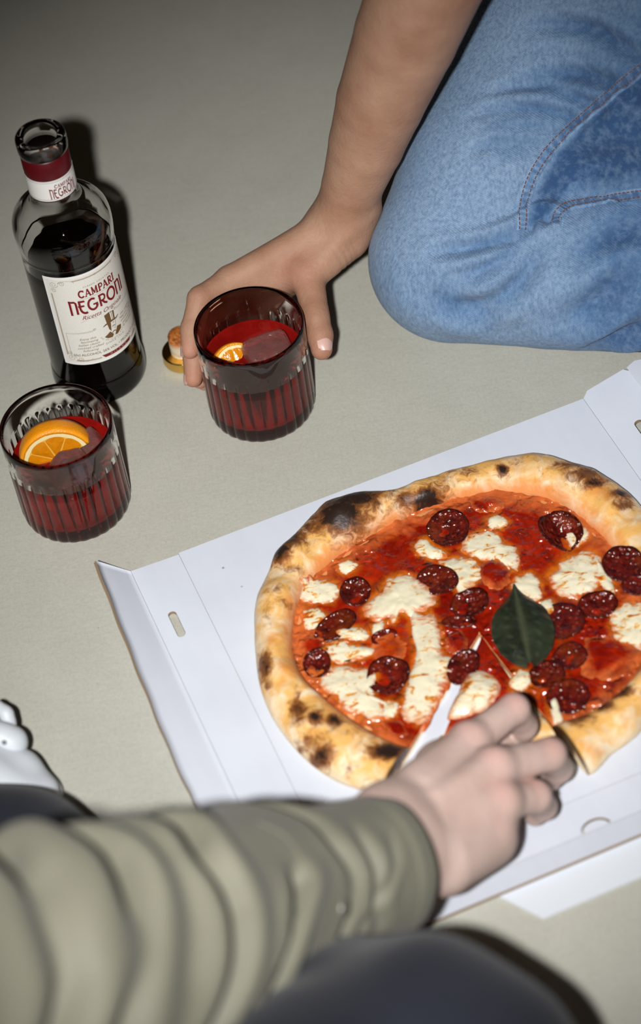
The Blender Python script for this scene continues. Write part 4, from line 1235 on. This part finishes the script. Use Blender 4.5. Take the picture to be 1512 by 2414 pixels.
# ---- person kneeling behind: right hand around the glass, forearm, blue jeans
def cy(phi, r, z):
    a = math.radians(phi); return G1 + np.array([r * math.cos(a), r * math.sin(a), z])
WR = G(808, 508, 0.102)
IDX = [(cy(99, .0615, .0800), .0104), (cy(129, .0545, .0830), .0092), (cy(150, .0512, .0690), .0080), (cy(163, .0502, .0575), .0070)]
MID = [(cy(100, .0645, .062), .0108), (cy(133, .0545, .0590), .0090), (cy(156, .0510, .0440), .0080), (cy(172, .0500, .0345), .0072)]
RNG = [(cy(99, .0645, .045), .0104), (cy(126, .0545, .0370), .0087), (cy(144, .0508, .0250), .0076), (cy(156, .0500, .0180), .0070)]
PNK = [(cy(92, .0680, .030), .0098), (cy(118, .0560, .0190), .0078), (cy(136, .0510, .0115), .0068), (cy(149, .0500, .0085), .0062)]
THM = [(G(815, 560, .088), .0150), (cy(47, .0735, .0800), .0128), (cy(19, .0545, .0695), .0102), (cy(5, .0525, .0610), .0096), (cy(-6, .0520, .0560), .0084)]
EL = G(1022, -80, 0.330); FA = G(897, 240, 0.210)
EB = EL + (EL - FA) / np.linalg.norm(EL - FA) * 0.07
hp = [p for c in (IDX, MID, RNG, PNK, THM) for p, _ in c] + [WR]
S = SDF(np.minimum(np.min(hp, 0), EL) - 0.05, np.maximum(np.max(hp, 0), EB) + 0.045, 0.0015)
Hs = S.sub(np.min(hp, 0) - 0.03, np.max(hp, 0) + 0.03)
D = Hs.blank()
OFF = ((0.002, -0.003, 0.000), (0.003, 0.006, -0.004), (0.003, 0.004, -0.012), (-0.002, 0.0, -0.018))
for ch, rw, of in zip((IDX, MID, RNG, PNK), (.0125, .0125, .0120, .0115), OFF):
    Hs.cone(D, WR + np.array(of), ch[0][0], rw, ch[0][1], 0.010)
Hs.cone(D, WR + np.array([0.012, 0.002, .006]), WR + np.array([-0.010, 0.002, -0.012]), .0185, .018, 0.012)
Hs.cone(D, THM[0][0], THM[1][0], .0175, .0135, 0.012)
Hs.cone(D, THM[1][0] + np.array([-.008, .004, -.004]), IDX[0][0] + np.array([.018, .004, -.008]), .0085, .0085, 0.014)
Hs.cone(D, THM[0][0] + np.array([-.02, .0, -.012]), MID[0][0] + np.array([.02, -.002, -.004]), .012, .010, 0.012)
palm = D.copy(); tot = palm.copy()
for ch in (IDX, MID, RNG, PNK, THM):
    f = Hs.blank(); Hs.chain(f, ch, 0.0035)
    tot = smin(tot, smin(palm, f, 0.006), 0.0012)
D = S.blank(); D[Hs.slices] = tot
AR = [(WR, .0218), (WR * .72 + FA * .28, .0236), (WR * .35 + FA * .65, .0285), (FA, .0325), (FA * .5 + EL * .5, .0372), (EL, .0405), (EB, .0400)]
fore = S.blank(); S.chain(fore, AR, 0.0015)
D = smin(D, fore, 0.012)
S.cone(D, WR + np.array([.0200, -.010, .012]), THM[1][0] + np.array([.004, -.002, .004]), .0042, .0038, 0.008)
XYZ = S.coords(Hs.slices); Dh = D[Hs.slices]
gl = (GR + 0.0003) - np.hypot(XYZ[0] - G1[0], XYZ[1] - G1[1])
Dh = np.where(XYZ[2] < GH + 0.002, np.maximum(Dh, gl), Dh)      # the skin only touches the glass
tdir = THM[3][0] - THM[1][0]
for s_ in (-.0022, 0, .0024): crease(Dh, XYZ, THM[2][0] + tdir / np.linalg.norm(tdir) * s_, tdir, .017, .0005, .0009)
for s_ in (-.002, .002, .0065, .0115): crease(Dh, XYZ, THM[0][0] + np.array([.006, -.012, .0]) + (THM[1][0] - THM[0][0]) * (s_ / .04 + .12), THM[1][0] - THM[0][0], .017, .0007, .0012)
for ch in (IDX, MID):
    for j in (1, 2): crease(Dh, XYZ, ch[j][0], ch[j + 1][0] - ch[j - 1][0], .012, .0004, .0010)
D[Hs.slices] = Dh
Vh, Fh = S.mesh(D)
spots = [(c[3][0], .010, .8) for c in (IDX, MID, RNG)] + [(IDX[1][0], .010, .35), (THM[1][0], .014, .4), (THM[-1][0], .010, .6), (G(700, 640, .09), .02, .35)]
person1, Vh = np_mesh('person', Vh, Fh, M_skin1, None, {'flush': flush_attr(Vh, spots)}, relax=1)
person1.cycles.is_caustics_receiver = True
tag(person1, 'kneeling person in light blue jeans whose bare forearm reaches down to hold the glass', 'person')
nb_ = bvh_of(Vh, Fh)
def put_nail(parent, bvh, tip, prev, out, back, L, Wd, name=None):
    d = tip - prev; d = d / np.linalg.norm(d); o = np.array(out, float); o -= d * (o @ d); o /= np.linalg.norm(o)
    st = V3(tip - d * back + o * 0.03)
    hit = bvh.ray_cast(st, V3(-o))
    p = np.array(hit[0]) if hit[0] is not None else tip + o * 0.008
    return nail(parent, p + o * 0.0002, d, o, L, Wd)
put_nail(person1, nb_, THM[-1][0], THM[-2][0], RIGHT * .42 + UP * .25 - FWD * .85, 0.0040, .0150, .0128)
for ch in (IDX, MID):
    rad = ch[3][0] - G1; rad[2] = 0
    put_nail(person1, nb_, ch[3][0], ch[2][0], rad + np.array([-0.01, 0, 0.0]), 0.0005, .0120, .0100)

# ---- jeans: thigh and folded shin as one cloth
def mat_denim(name, light, mid, deep, fade_shade=True):
    t = NT(name); c = t.coord()
    w = t.n('ShaderNodeTexWave', wave_type='BANDS', bands_direction='DIAGONAL'); w.inputs['Scale'].default_value = 210; w.inputs['Distortion'].default_value = 2.0; w.inputs['Detail'].default_value = 2; w.inputs['Detail Scale'].default_value = 1.5
    t.l(t.mapping(c, (1.0, 1.0, 1.9), (0.2, 0.1, 0.5)), w.inputs['Vector'])
    gr = t.noise(420, 4, 0.7, t.mapping(c, (1, 1, 0.35), (0.3, 0.2, 0.4))); gr2 = t.noise(150, 4, 0.65, c); big = t.noise(7, 3, 0.55, c)
    f = t.math('ADD', t.attr('fade_shade'), t.math('MULTIPLY', t.math('SUBTRACT', big, 0.5), 0.7))
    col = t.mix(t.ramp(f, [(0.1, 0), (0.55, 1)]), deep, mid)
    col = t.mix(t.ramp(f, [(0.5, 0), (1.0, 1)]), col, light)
    col = t.mix(t.ramp(gr, [(0.35, 0.0), (0.68, 0.6)]), col, deep)
    col = t.mix(t.math('MULTIPLY', t.ramp(gr2, [(0.45, 0.0), (0.7, 1.0)]), 0.35), col, light)
    col = t.mix(t.math('MULTIPLY', w.outputs['Fac'], 0.20), col, deep)
    bp = t.bump(w.outputs['Fac'], 0.35, 0.0006); bp = t.bump(gr2, 0.3, 0.0009, bp)
    return t.set(Base_Color=col, Roughness=0.85, Specular_IOR_Level=0.15, Normal=bp, Sheen_Weight=0.08)
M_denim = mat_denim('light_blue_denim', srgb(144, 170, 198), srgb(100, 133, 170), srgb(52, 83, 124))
KN = G(1062, 612, 0.066); HIP = G(1640, -420, 0.30); SHN = G(1760, 640, 0.066); MIDT = G(1345, 95, 0.165)
JL = np.minimum(np.minimum(KN, HIP), SHN) - 0.13; JH = np.maximum(np.maximum(KN, HIP), SHN) + 0.13; JL[2] = -0.01
S = SDF(JL, JH, 0.0030); D = S.blank()
S.chain(D, [(KN, .0640), (KN * .6 + MIDT * .4, .0735), (MIDT, .0860), (HIP, .1080)], 0.012)
S.chain(D, [(G(1330, 400, .105), .060), (G(1640, 250, .150), .092), (HIP, .1080)], 0.03)
th_ = D.copy(); sh_ = S.blank()
S.chain(sh_, [(KN + np.array([.004, 0, -.002]), .0635), (KN * .65 + SHN * .35, .0650), (G(1525, 624, .066), .0660), (G(1770, 510, .066), .0660)], 0.004)
D = smin(th_, sh_, 0.003)
XYZ = S.coords((slice(None),) * 3); X, Y, Z = XYZ
D = np.maximum(D, (0.0012 - Z).astype(np.float32))
def pxc(X, Y, Z):
    dx, dy, dz = X - CAM[0], Y - CAM[1], Z - CAM[2]
    w = dx * FWD[0] + dy * FWD[1] + dz * FWD[2]
    return IW / 2 + FPX * (dx * RIGHT[0] + dy * RIGHT[1] + dz * RIGHT[2]) / w, IH / 2 - FPX * (dx * UP[0] + dy * UP[1] + dz * UP[2]) / w
def vnormals(V, F):
    a, b, c, d = (V[F[:, k]] for k in range(4)); n = np.cross(c - a, d - b); N = np.zeros_like(V)
    for k in range(4): np.add.at(N, F[:, k], n)
    return N / (np.linalg.norm(N, axis=1)[:, None] + 1e-12)
def fold(V, N, pts, depth, width, ridge=0.6, ends=0.7):
    """crease along a polyline on the cloth: groove with a soft ridge on either side"""
    best = np.full(len(V), 9.0); tt = np.zeros(len(V)); n = len(pts) - 1
    for i, (a, b) in enumerate(zip(pts, pts[1:])):
        ab = b - a; L = ab @ ab + 1e-12
        t = np.clip(((V - a) @ ab) / L, 0, 1)
        d = np.linalg.norm(V - a - t[:, None] * ab, axis=1)
        m = d < best; best = np.where(m, d, best); tt = np.where(m, (i + t) / n, tt)
    q = best / width
    g_ = np.exp(-q * q) - ridge * np.exp(-((q - 2.0) / 1.0) ** 2)
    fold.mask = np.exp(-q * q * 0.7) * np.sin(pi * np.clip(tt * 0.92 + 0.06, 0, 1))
    return V - N * (depth * g_ * np.sin(pi * np.clip(tt * 0.92 + 0.06, 0, 1)) ** ends)[:, None]
V0, F0 = S.mesh(D); b0 = bvh_of(V0, F0)
def surf_path(bvh, px, per_seg=5):
    sm = smooth_profile(px, per_seg); out = []
    for x, y in sm:
        h = on_surface(bvh, x, y)
        if h[0] is not None: out.append((np.array(h[0]), np.array(h[1])))
    return out
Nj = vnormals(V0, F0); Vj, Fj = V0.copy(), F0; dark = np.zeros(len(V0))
for px, dep, wid in (([(1530, 150), (1420, 78), (1330, 58), (1235, 62)], .0034, .0050), ([(1500, 225), (1400, 182), (1300, 178), (1200, 190)], .0036, .0048),
                     ([(1420, 255), (1330, 217), (1240, 208), (1150, 222)], .0034, .0042), ([(1375, 288), (1290, 258), (1200, 255), (1105, 280)], .0038, .0042),
                     ([(1330, 305), (1260, 290), (1180, 292), (1110, 318)], .0034, .0040), ([(1290, 332), (1220, 325), (1150, 340), (1105, 360)], .0030, .0042), ([(1255, 357), (1200, 358), (1150, 375)], .0024, .0042),
                     ([(1028, 593), (1110, 586), (1190, 562), (1245, 535)], .0048, .0042), ([(1075, 660), (1150, 630), (1220, 580), (1265, 540)], .0045, .0060),
                     ([(1100, 735), (1190, 690), (1250, 620), (1290, 560)], .0045, .0075), ([(1330, 760), (1420, 700), (1500, 600)], .0040, .009), ([(1400, 822), (1470, 790), (1530, 760)], .0045, .007), ([(1350, 620), (1450, 560), (1540, 540)], .0030, .008),
                     ([(1000, 700), (1090, 720), (1180, 770)], .003, .010), ([(1330, 420), (1420, 390), (1512, 370)], .004, .010), ([(1238, 530), (1262, 512), (1285, 508), (1300, 520)], .006, .0035),
                     ([(1240, 545), (1275, 528), (1310, 505)], .004, .003)):
    p = [a for a, _ in surf_path(b0, px, 3)]
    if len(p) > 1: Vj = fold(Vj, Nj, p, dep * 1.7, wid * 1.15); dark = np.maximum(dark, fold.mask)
pxx, pyy = pxc(Vj[:, 0], Vj[:, 1], Vj[:, 2])
# worn fade: strongest over knee and front of the thigh, weakest on the inner thigh
sst = lambda x, a, b: (lambda t: t * t * (3 - 2 * t))(np.clip((x - a) / (b - a), 0, 1))
fade_shade = 1.0 - 0.55 * sst(pxx + 0.42 * pyy, 1230, 1650)
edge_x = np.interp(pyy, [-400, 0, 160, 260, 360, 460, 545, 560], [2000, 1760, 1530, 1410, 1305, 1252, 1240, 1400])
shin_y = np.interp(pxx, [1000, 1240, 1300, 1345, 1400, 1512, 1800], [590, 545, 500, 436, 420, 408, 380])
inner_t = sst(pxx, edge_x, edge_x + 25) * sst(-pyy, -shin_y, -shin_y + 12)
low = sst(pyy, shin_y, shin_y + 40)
fade_shade = fade_shade * (1 - low) + low * (0.92 - 0.42 * sst(pxx, 1180, 1560))
fade_shade = fade_shade * (1 - inner_t) + 0.05 * inner_t - 0.42 * dark  # fold grooves darkened: whisker wear plus crease shade painted into the denim colour
jeans, Vj = np_mesh('jeans', Vj, Fj, M_denim, person1, {'fade_shade': fade_shade}, relax=1)
bj = bvh_of(Vj, Fj)
M_seam = mat_denim('denim_seam', srgb(150, 178, 208), srgb(96, 130, 170), srgb(46, 78, 122))
M_thread = plain('rust_thread', srgb(112, 70, 52), 0.8)
def seam(px, half, parent, lift=0.0009, reverse=False):
    path = surf_path(bj, px, 10)
    V, F, A, left, right = [], [], [], [], []
    for i, (p, n) in enumerate(path):
        t = path[min(i + 1, len(path) - 1)][0] - path[max(i - 1, 0)][0]; t /= np.linalg.norm(t); s_ = np.cross(n, t); s_ /= np.linalg.norm(s_)
        row = []
        for q in (-1.0, -.8, -.35, 0.1, .62, .85, 1.0):
            w = p + s_ * half * q; near = bj.find_nearest(V3(w)); w2 = np.array(near[0]); nn = np.array(near[1])
            h = lift * (1.0 if abs(q) < .9 else -.4) + (0.0009 if q in (.62, .85) else 0) + 0.0003 * math.sin(i * 1.9) * (abs(q) < .5)
            row.append(w2 + nn * h)
        V += row; A += [0.35 + 0.35 * max(0, math.sin(i * 1.9)) if abs(q) < .7 else .8 for q in (-1.0, -.8, -.35, 0.1, .62, .85, 1.0)]
        left.append((row[1] * .6 + row[2] * .4, n, t)); right.append((row[3] * .4 + row[4] * .6, n, t))
    o = mesh('seam', V, grid_faces(len(path), 7), M_seam, parent, attrs={'fade_shade': A})
    SV, SF = [], []
    for row in (left, right):
        pts = [r[0] for r in row]
        cum = np.concatenate([[0], np.cumsum([np.linalg.norm(b - a) for a, b in zip(pts, pts[1:])])])
        pos = 0.0
        P = np.array(pts)
        while pos + 0.0024 < cum[-1]:
            a = np.array([np.interp(pos, cum, P[:, k]) for k in range(3)]); b = np.array([np.interp(pos + 0.0024, cum, P[:, k]) for k in range(3)])
            n = row[int(np.searchsorted(cum, pos).clip(0, len(row) - 1))][1]; d = (b - a) / np.linalg.norm(b - a); s_ = np.cross(n, d) * 0.00045
            k = len(SV); u = n * 0.0005
            SV += [a - s_, a + s_, b + s_, b - s_, (a * .75 + b * .25) - s_ * .6 + u, (a * .75 + b * .25) + s_ * .6 + u, (a * .25 + b * .75) + s_ * .6 + u, (a * .25 + b * .75) - s_ * .6 + u]
            SF += [(k + 4, k + 5, k + 6, k + 7), (k, k + 1, k + 5, k + 4), (k + 1, k + 2, k + 6, k + 5), (k + 2, k + 3, k + 7, k + 6), (k + 3, k, k + 4, k + 7)]
            pos += 0.0034
    st = mesh('stitching', SV, SF, M_thread, parent, smooth=False); st['kind'] = 'stuff'
    return o
seam([(1532, 148), (1470, 197), (1400, 257), (1340, 310), (1290, 362), (1258, 412), (1240, 465), (1234, 510), (1232, 545)], 0.0052, jeans)
seam([(1540, 452), (1470, 462), (1400, 474), (1345, 484), (1320, 500), (1308, 528)], 0.0050, jeans)
# ---- person in the foreground: right hand on the slice, jacket sleeve, dark trousers, white sneaker
W2 = G(935, 1985, 0.112)
I2 = [(G(1105, 1752, .086), .0120), (G(1212, 1672, .076), .0098), (G(1236, 1712, .048), .0086), (G(1222, 1742, .030), .0076)]
M2 = [(G(1165, 1812, .092), .0122), (G(1296, 1778, .074), .0104), (G(1318, 1812, .044), .0088), (G(1300, 1838, .026), .0076)]
R2 = [(G(1180, 1892, .086), .0116), (G(1262, 1878, .068), .0100), (G(1282, 1902, .040), .0084), (G(1262, 1922, .024), .0074)]
P2 = [(G(1160, 1962, .076), .0108), (G(1190, 1938, .055), .0088), (G(1175, 1935, .036), .0074), (G(1150, 1930, .030), .0066)]
T2 = [(G(990, 1880, .092), .0150), (G(1085, 1800, .060), .0125), (G(1170, 1752, .040), .0100), (G(1212, 1742, .030), .0086)]
hp = [p for c in (I2, M2, R2, P2, T2) for p, _ in c] + [W2]
EL2 = G(480, 2190, .215)
S = SDF(np.minimum(np.min(hp, 0), W2 * .6 + EL2 * .4) - 0.035, np.max(hp, 0) + 0.035, 0.0015); D = S.blank()
for ch, of in zip((I2, M2, R2, P2), ((-.006, .020, .004), (0, .006, .004), (.002, -.008, .0), (.002, -.020, -.008))):
    S.cone(D, W2 + np.array(of), ch[0][0], .0130, ch[0][1], 0.012)
S.cone(D, W2 + np.array([-.004, .018, 0]), W2 + np.array([.002, -.018, -.002]), .0195, .0190, 0.012)
S.cone(D, T2[0][0], T2[1][0], .0165, .0130, 0.012)
S.cone(D, I2[0][0] + np.array([-.02, 0, -.022]), P2[0][0] + np.array([-.02, 0, -.022]), .016, .015, 0.016)
S.cone(D, G(1045, 2035, .088), G(1158, 1985, .066), .0200, .0145, 0.014)
palm = D.copy(); tot = palm.copy()
for ch in (I2, M2, R2, P2, T2):
    f = S.blank(); S.chain(f, ch, 0.004)
    tot = smin(tot, smin(palm, f, 0.007), 0.0012)
D = tot
S.chain(D, [(W2, .0260), (W2 * .6 + EL2 * .4, .0330)], 0.014)
for ch in (I2, M2, R2, P2):      # knuckles and tendons
    S.cone(D, ch[0][0] + np.array([0, 0, .0045]), ch[0][0] + np.array([.002, 0, .0040]), .0085, .0085, 0.008)
    S.cone(D, ch[0][0] + np.array([0, 0, .0085]), (ch[0][0] * .45 + W2 * .55) + np.array([0, 0, .0135]), .0030, .0024, 0.010)
V2, F2 = S.mesh(D)
spots = [(ch[0][0] + np.array([0, 0, .012]), .012, .5) for ch in (I2, M2, R2, P2)] + [(ch[1][0] + np.array([0, 0, .008]), .010, .6) for ch in (I2, M2, R2)]
person2, V2 = np_mesh('person', V2, F2, M_skin2, None, {'flush': flush_attr(V2, spots)}, relax=2)
tag(person2, 'person in the foreground in olive jacket and dark trousers reaching for the slice', 'person')

def mat_cloth(name, a, b, sc=300, rough=0.8, sheen=0.1):
    t = NT(name); c = t.coord()
    n = t.noise(sc, 3, 0.6, c); g_ = t.noise(9, 3, 0.5, c)
    col = t.mix(t.ramp(g_, [(0.3, 0), (0.7, 1)]), a, b)
    col = t.mix(t.math('MULTIPLY', n, 0.25), col, tuple(x * 0.7 for x in a))
    return t.set(Base_Color=col, Roughness=rough, Specular_IOR_Level=0.25, Sheen_Weight=sheen, Normal=t.bump(n, 0.15, 0.0006))
M_olive = mat_cloth('olive_jacket_cloth', srgb(112, 110, 96), srgb(124, 122, 107), rough=0.6)
M_trouser = mat_cloth('dark_navy_trousers', srgb(28, 30, 39), srgb(40, 43, 54))

# sleeve: tube along the forearm, bulging between creases
path = [(G(918, 2036, .118), .0405), (G(880, 2048, .124), .0425), (G(800, 2072, .138), .0450), (G(690, 2095, .160), .0475), (G(560, 2140, .190), .0545), (G(420, 2205, .222), .0625), (G(250, 2275, .255), .0690), (G(80, 2330, .285), .0720), (G(-120, 2385, .315), .0750), (G(-350, 2450, .345), .0780)]
C_ = np.array([np.concatenate([p, [r]]) for p, r in path])
sm = np.array(smooth_profile(list(C_), 22)); nU, nV = len(sm), 120
cen, rad = sm[:, :3], sm[:, 3]
cum = np.concatenate([[0], np.cumsum(np.linalg.norm(np.diff(cen, axis=0), axis=1))])
V, F = [], []
# creases: (arc position, tilt, depth, half width)
def s_at(px):      # arc length where the tube's axis passes pixel x
    xs, _ = pxc(cen[:, 0], cen[:, 1], cen[:, 2]); return float(np.interp(px, xs[::-1], cum[::-1]))
# (pixel x of the crease at five places from the top contour to the bottom one, depth, half width, lowest and highest angle it reaches)
BB = [-1.45, -0.75, 0.0, 0.75, 1.5]
CR = [((640, 672, 690, 650, 585), .0075, .0075, -9, 9), ((262, 318, 352, 350, 338), .0170, .0090, -9, 9), ((20, 85, 130, 130, 118), .0160, .0100, -9, 9), ((-180, -110, -60, -50, -60), .0150, .0110, -9, 9),
      ((405, 485, 545, 560, 560), .0130, .0085, -9, .25), ((180, 225, 255, 262, 235), .0035, .0130, -.6, 1.0),
      ((780, 790, 770, 745, 730), .0040, .0055, -1.0, .8), ((700, 735, 800, 850, 900), .0032, .0050, -1.2, .5)]
CS = []
for xs, dep, wd, b0_, b1_ in CR:
    CS.append(([s_at(x + 65 * math.sin(b) * min(1, max(0, (900 - x) / 500))) for x, b in zip(xs, BB)], dep, wd, b0_, b1_))
for i in range(nU):
    t = cen[min(i + 1, nU - 1)] - cen[max(i - 1, 0)]; t /= np.linalg.norm(t)
    e1 = CAM - cen[i]; e1 = e1 - t * (e1 @ t); e1 /= np.linalg.norm(e1); e2 = np.cross(t, e1); e2 = e2 if e2 @ UP > 0 else -e2
    s0 = cum[i]
    for j in range(nV):
        b = -pi + 2 * pi * j / nV
        d = e1 * math.cos(b) + e2 * math.sin(b)
        r = rad[i] + 0.0030 * nz(cen[i] + d * 0.05, 20, 3.0)
        bb = b if abs(b) < pi / 2 else (pi - abs(b)) * (1 if b > 0 else -1)
        for k, (ss, dep, wd, b0_, b1_) in enumerate(CS):
            q = (s0 - np.interp(bb, BB, ss) - 0.009 * nz(d, 1.4, k * 5.1)) / wd
            if abs(q) < 3.6:
                m = 1.0
                if b1_ < 5: m = max(0.0, min(1.0, (b1_ - bb) / 0.35)) * max(0.0, min(1.0, (bb - b0_) / 0.35))
                g_ = math.exp(-q * q * (1.6 if q < 0 else 0.8)) - 0.30 * math.exp(-((abs(q) - 1.9) / 1.1) ** 2)
                r -= 1.25 * dep * g_ * m * (0.75 + 0.8 * nz(d, 1.2, k * 3.3))
        if s0 < 0.016: r += 0.0012 * (1 - abs(s0 - 0.010) / 0.010)
        V.append(cen[i] + d * r)
outerV = V[:]
# turn-in at the cuff: inner lining
t = cen[0] - cen[1]; t /= np.linalg.norm(t)
lin = []
for k, (ds, dr) in enumerate(((0.0006, -0.0006), (0.0002, -0.0022), (-0.004, -0.0030), (-0.016, -0.0032), (-0.035, -.0035))):
    for j in range(nV):
        p = outerV[j] - cen[0]; p = p * ((np.linalg.norm(p) + dr) / np.linalg.norm(p)); lin.append(cen[0] + p + t * ds)
Vall = lin[::-1]
allrows = [lin[k * nV:(k + 1) * nV] for k in range(5)][::-1] + [outerV[i * nV:(i + 1) * nV] for i in range(nU)]
V = [p for row in allrows for p in row]
sleeve = mesh('jacket_sleeve', V, grid_faces(len(allrows), nV, True), M_olive, person2)
# snap button and cuff placket stitched on the sleeve
sv = [tuple(v) for v in outerV]; bs = BVHTree.FromPolygons(sv, grid_faces(nU, nV, True))
h = on_surface(bs, 812, 2142)
if h[0] is not None:
    v, f = lathe([(0, 0.0018), (0.003, 0.0017), (0.0045, 0.0012), (0.005, 0.0004), (0.005, -0.0008), (0, -0.0008)], 24)
    q = h[1].to_track_quat('Z', 'Y').to_matrix()
    o = mesh('snap_button', [q @ Vector(x) + h[0] for x in v], f, plain('snap_metal', srgb(150, 146, 138), 0.35, Metallic=0.6), sleeve); o['label'] = 'small metal snap button'
def ribbon(bvh, px, half, mat, parent, name, lift):
    pth = []
    for x, y in smooth_profile(px, 8):
        hh = on_surface(bvh, x, y)
        if hh[0] is not None: pth.append((np.array(hh[0]), np.array(hh[1])))
    V = []
    for i, (p, n) in enumerate(pth):
        t = pth[min(i + 1, len(pth) - 1)][0] - pth[max(i - 1, 0)][0]; t /= np.linalg.norm(t) + 1e-9; s_ = np.cross(n, t)
        for q in (-1, -.7, .7, 1):
            nr = bvh.find_nearest(V3(p + s_ * half * q)); V.append(np.array(nr[0]) + np.array(nr[1]) * (lift if abs(q) < .9 else -0.0005))
    return mesh(name, V, grid_faces(len(pth), 4), mat, parent)
ribbon(bs, [(600, 1945), (668, 1985), (700, 2060), (690, 2140), (660, 2215), (640, 2260)], 0.0055, M_olive, sleeve, 'cuff_seam', 0.0022)

# trousers: shin from the sneaker to the bent knee, thigh running out of frame
KN2 = G(1000, 2600, .165); AN = G(10, 2050, .058); TH2 = G(150, 3250, .20); MSH = KN2 * .5 + AN * .5
S = SDF(np.min([KN2, AN, TH2], 0) - 0.13, np.max([KN2, AN, TH2], 0) + 0.13, 0.0042); D = S.blank()
S.chain(D, [(AN + np.array([-.08, .020, -.004]), .052), (AN, .0550), (AN * .75 + KN2 * .25 - Zup * .024, .0560), (MSH - Zup * .044, .056), (KN2 * .78 + AN * .22 - Zup * .022, .072), (KN2, .0860)], 0.006)
S.chain(D, [(KN2, .0860), (KN2 * .5 + TH2 * .5, .098), (TH2, .112)], 0.006)
X, Y, Z = S.coords((slice(None),) * 3)
D = np.maximum(D, (0.0015 - Z).astype(np.float32))
D += (0.0030 * np.sin(X * 75 + Y * 40 + 2.2 * np.sin(Y * 28))).astype(np.float32) * 0.8
V0, F0 = S.mesh(D)
trousers, V0 = np_mesh('trousers', V0, F0, M_trouser, person2, relax=2)

# sneaker: heel of the upper, sole, padded collar, pull tab
M_sneak = plain('white_sneaker_leather', srgb(204, 210, 216), 0.5)
M_sole = plain('white_rubber_sole', srgb(208, 214, 220), 0.6)
sn = empty('sneaker', tuple(G(40, 1850, 0))); sn.parent = person2
sn['label'] = 'white leather sneaker'
HE = G(95, 1845, .020)
def part_sdf(name, prims, mat, h=0.0016, k=0.004, floor_=0.0, cut=None):
    lo = np.min([np.minimum(a, b) - max(ra, rb) for a, b, ra, rb in prims], 0) - 0.01; hi = np.max([np.maximum(a, b) + max(ra, rb) for a, b, ra, rb in prims], 0) + 0.01
    S = SDF(lo, hi, h); D = S.blank()
    for a, b, ra, rb in prims: S.cone(D, a, b, ra, rb, k)
    X, Y, Z = S.coords((slice(None),) * 3); D = np.maximum(D, (floor_ - Z).astype(np.float32))
    if cut is not None: D = cut(D, X, Y, Z)
    v, f = S.mesh(D); return np_mesh(name, v, f, mat, sn, relax=2)[0]
part_sdf('sole', [(G(113, 1868, .010), G(60, 1822, .012), .0105, .0120), (G(60, 1822, .012), G(-180, 1745, .012), .0120, .016)], M_sole, floor_=0.0012)
part_sdf('upper', [(G(96, 1866, .030), G(45, 1822, .034), .0125, .0150), (G(45, 1822, .034), G(-60, 1785, .040), .0150, .022), (G(-60, 1785, .040), G(-230, 1720, .035), .022, .028), (G(60, 1880, .034), G(-20, 1850, .040), .016, .022)], M_sneak, k=.006)
part_sdf('collar', [(G(6, 1738, .050), G(26, 1750, .046), .0095, .0105), (G(26, 1750, .046), G(18, 1768, .042), .0105, .0095), (G(6, 1738, .050), G(-40, 1725, .055), .0095, .011)], M_sneak)
part_sdf('pull_tab', [(G(22, 1705, .046), G(14, 1682, .050), .0042, .0045), (G(14, 1682, .050), G(-8, 1664, .052), .0045, .0045), (G(22, 1705, .046), G(14, 1730, .045), .0042, .006)], M_sneak)
part_sdf('lace_eyelet', [(G(9, 1750, .0590), G(10, 1751, .0590), .0016, .0016)], plain('eyelet_grey', srgb(120, 122, 124), 0.5), h=0.0005, k=0.001)
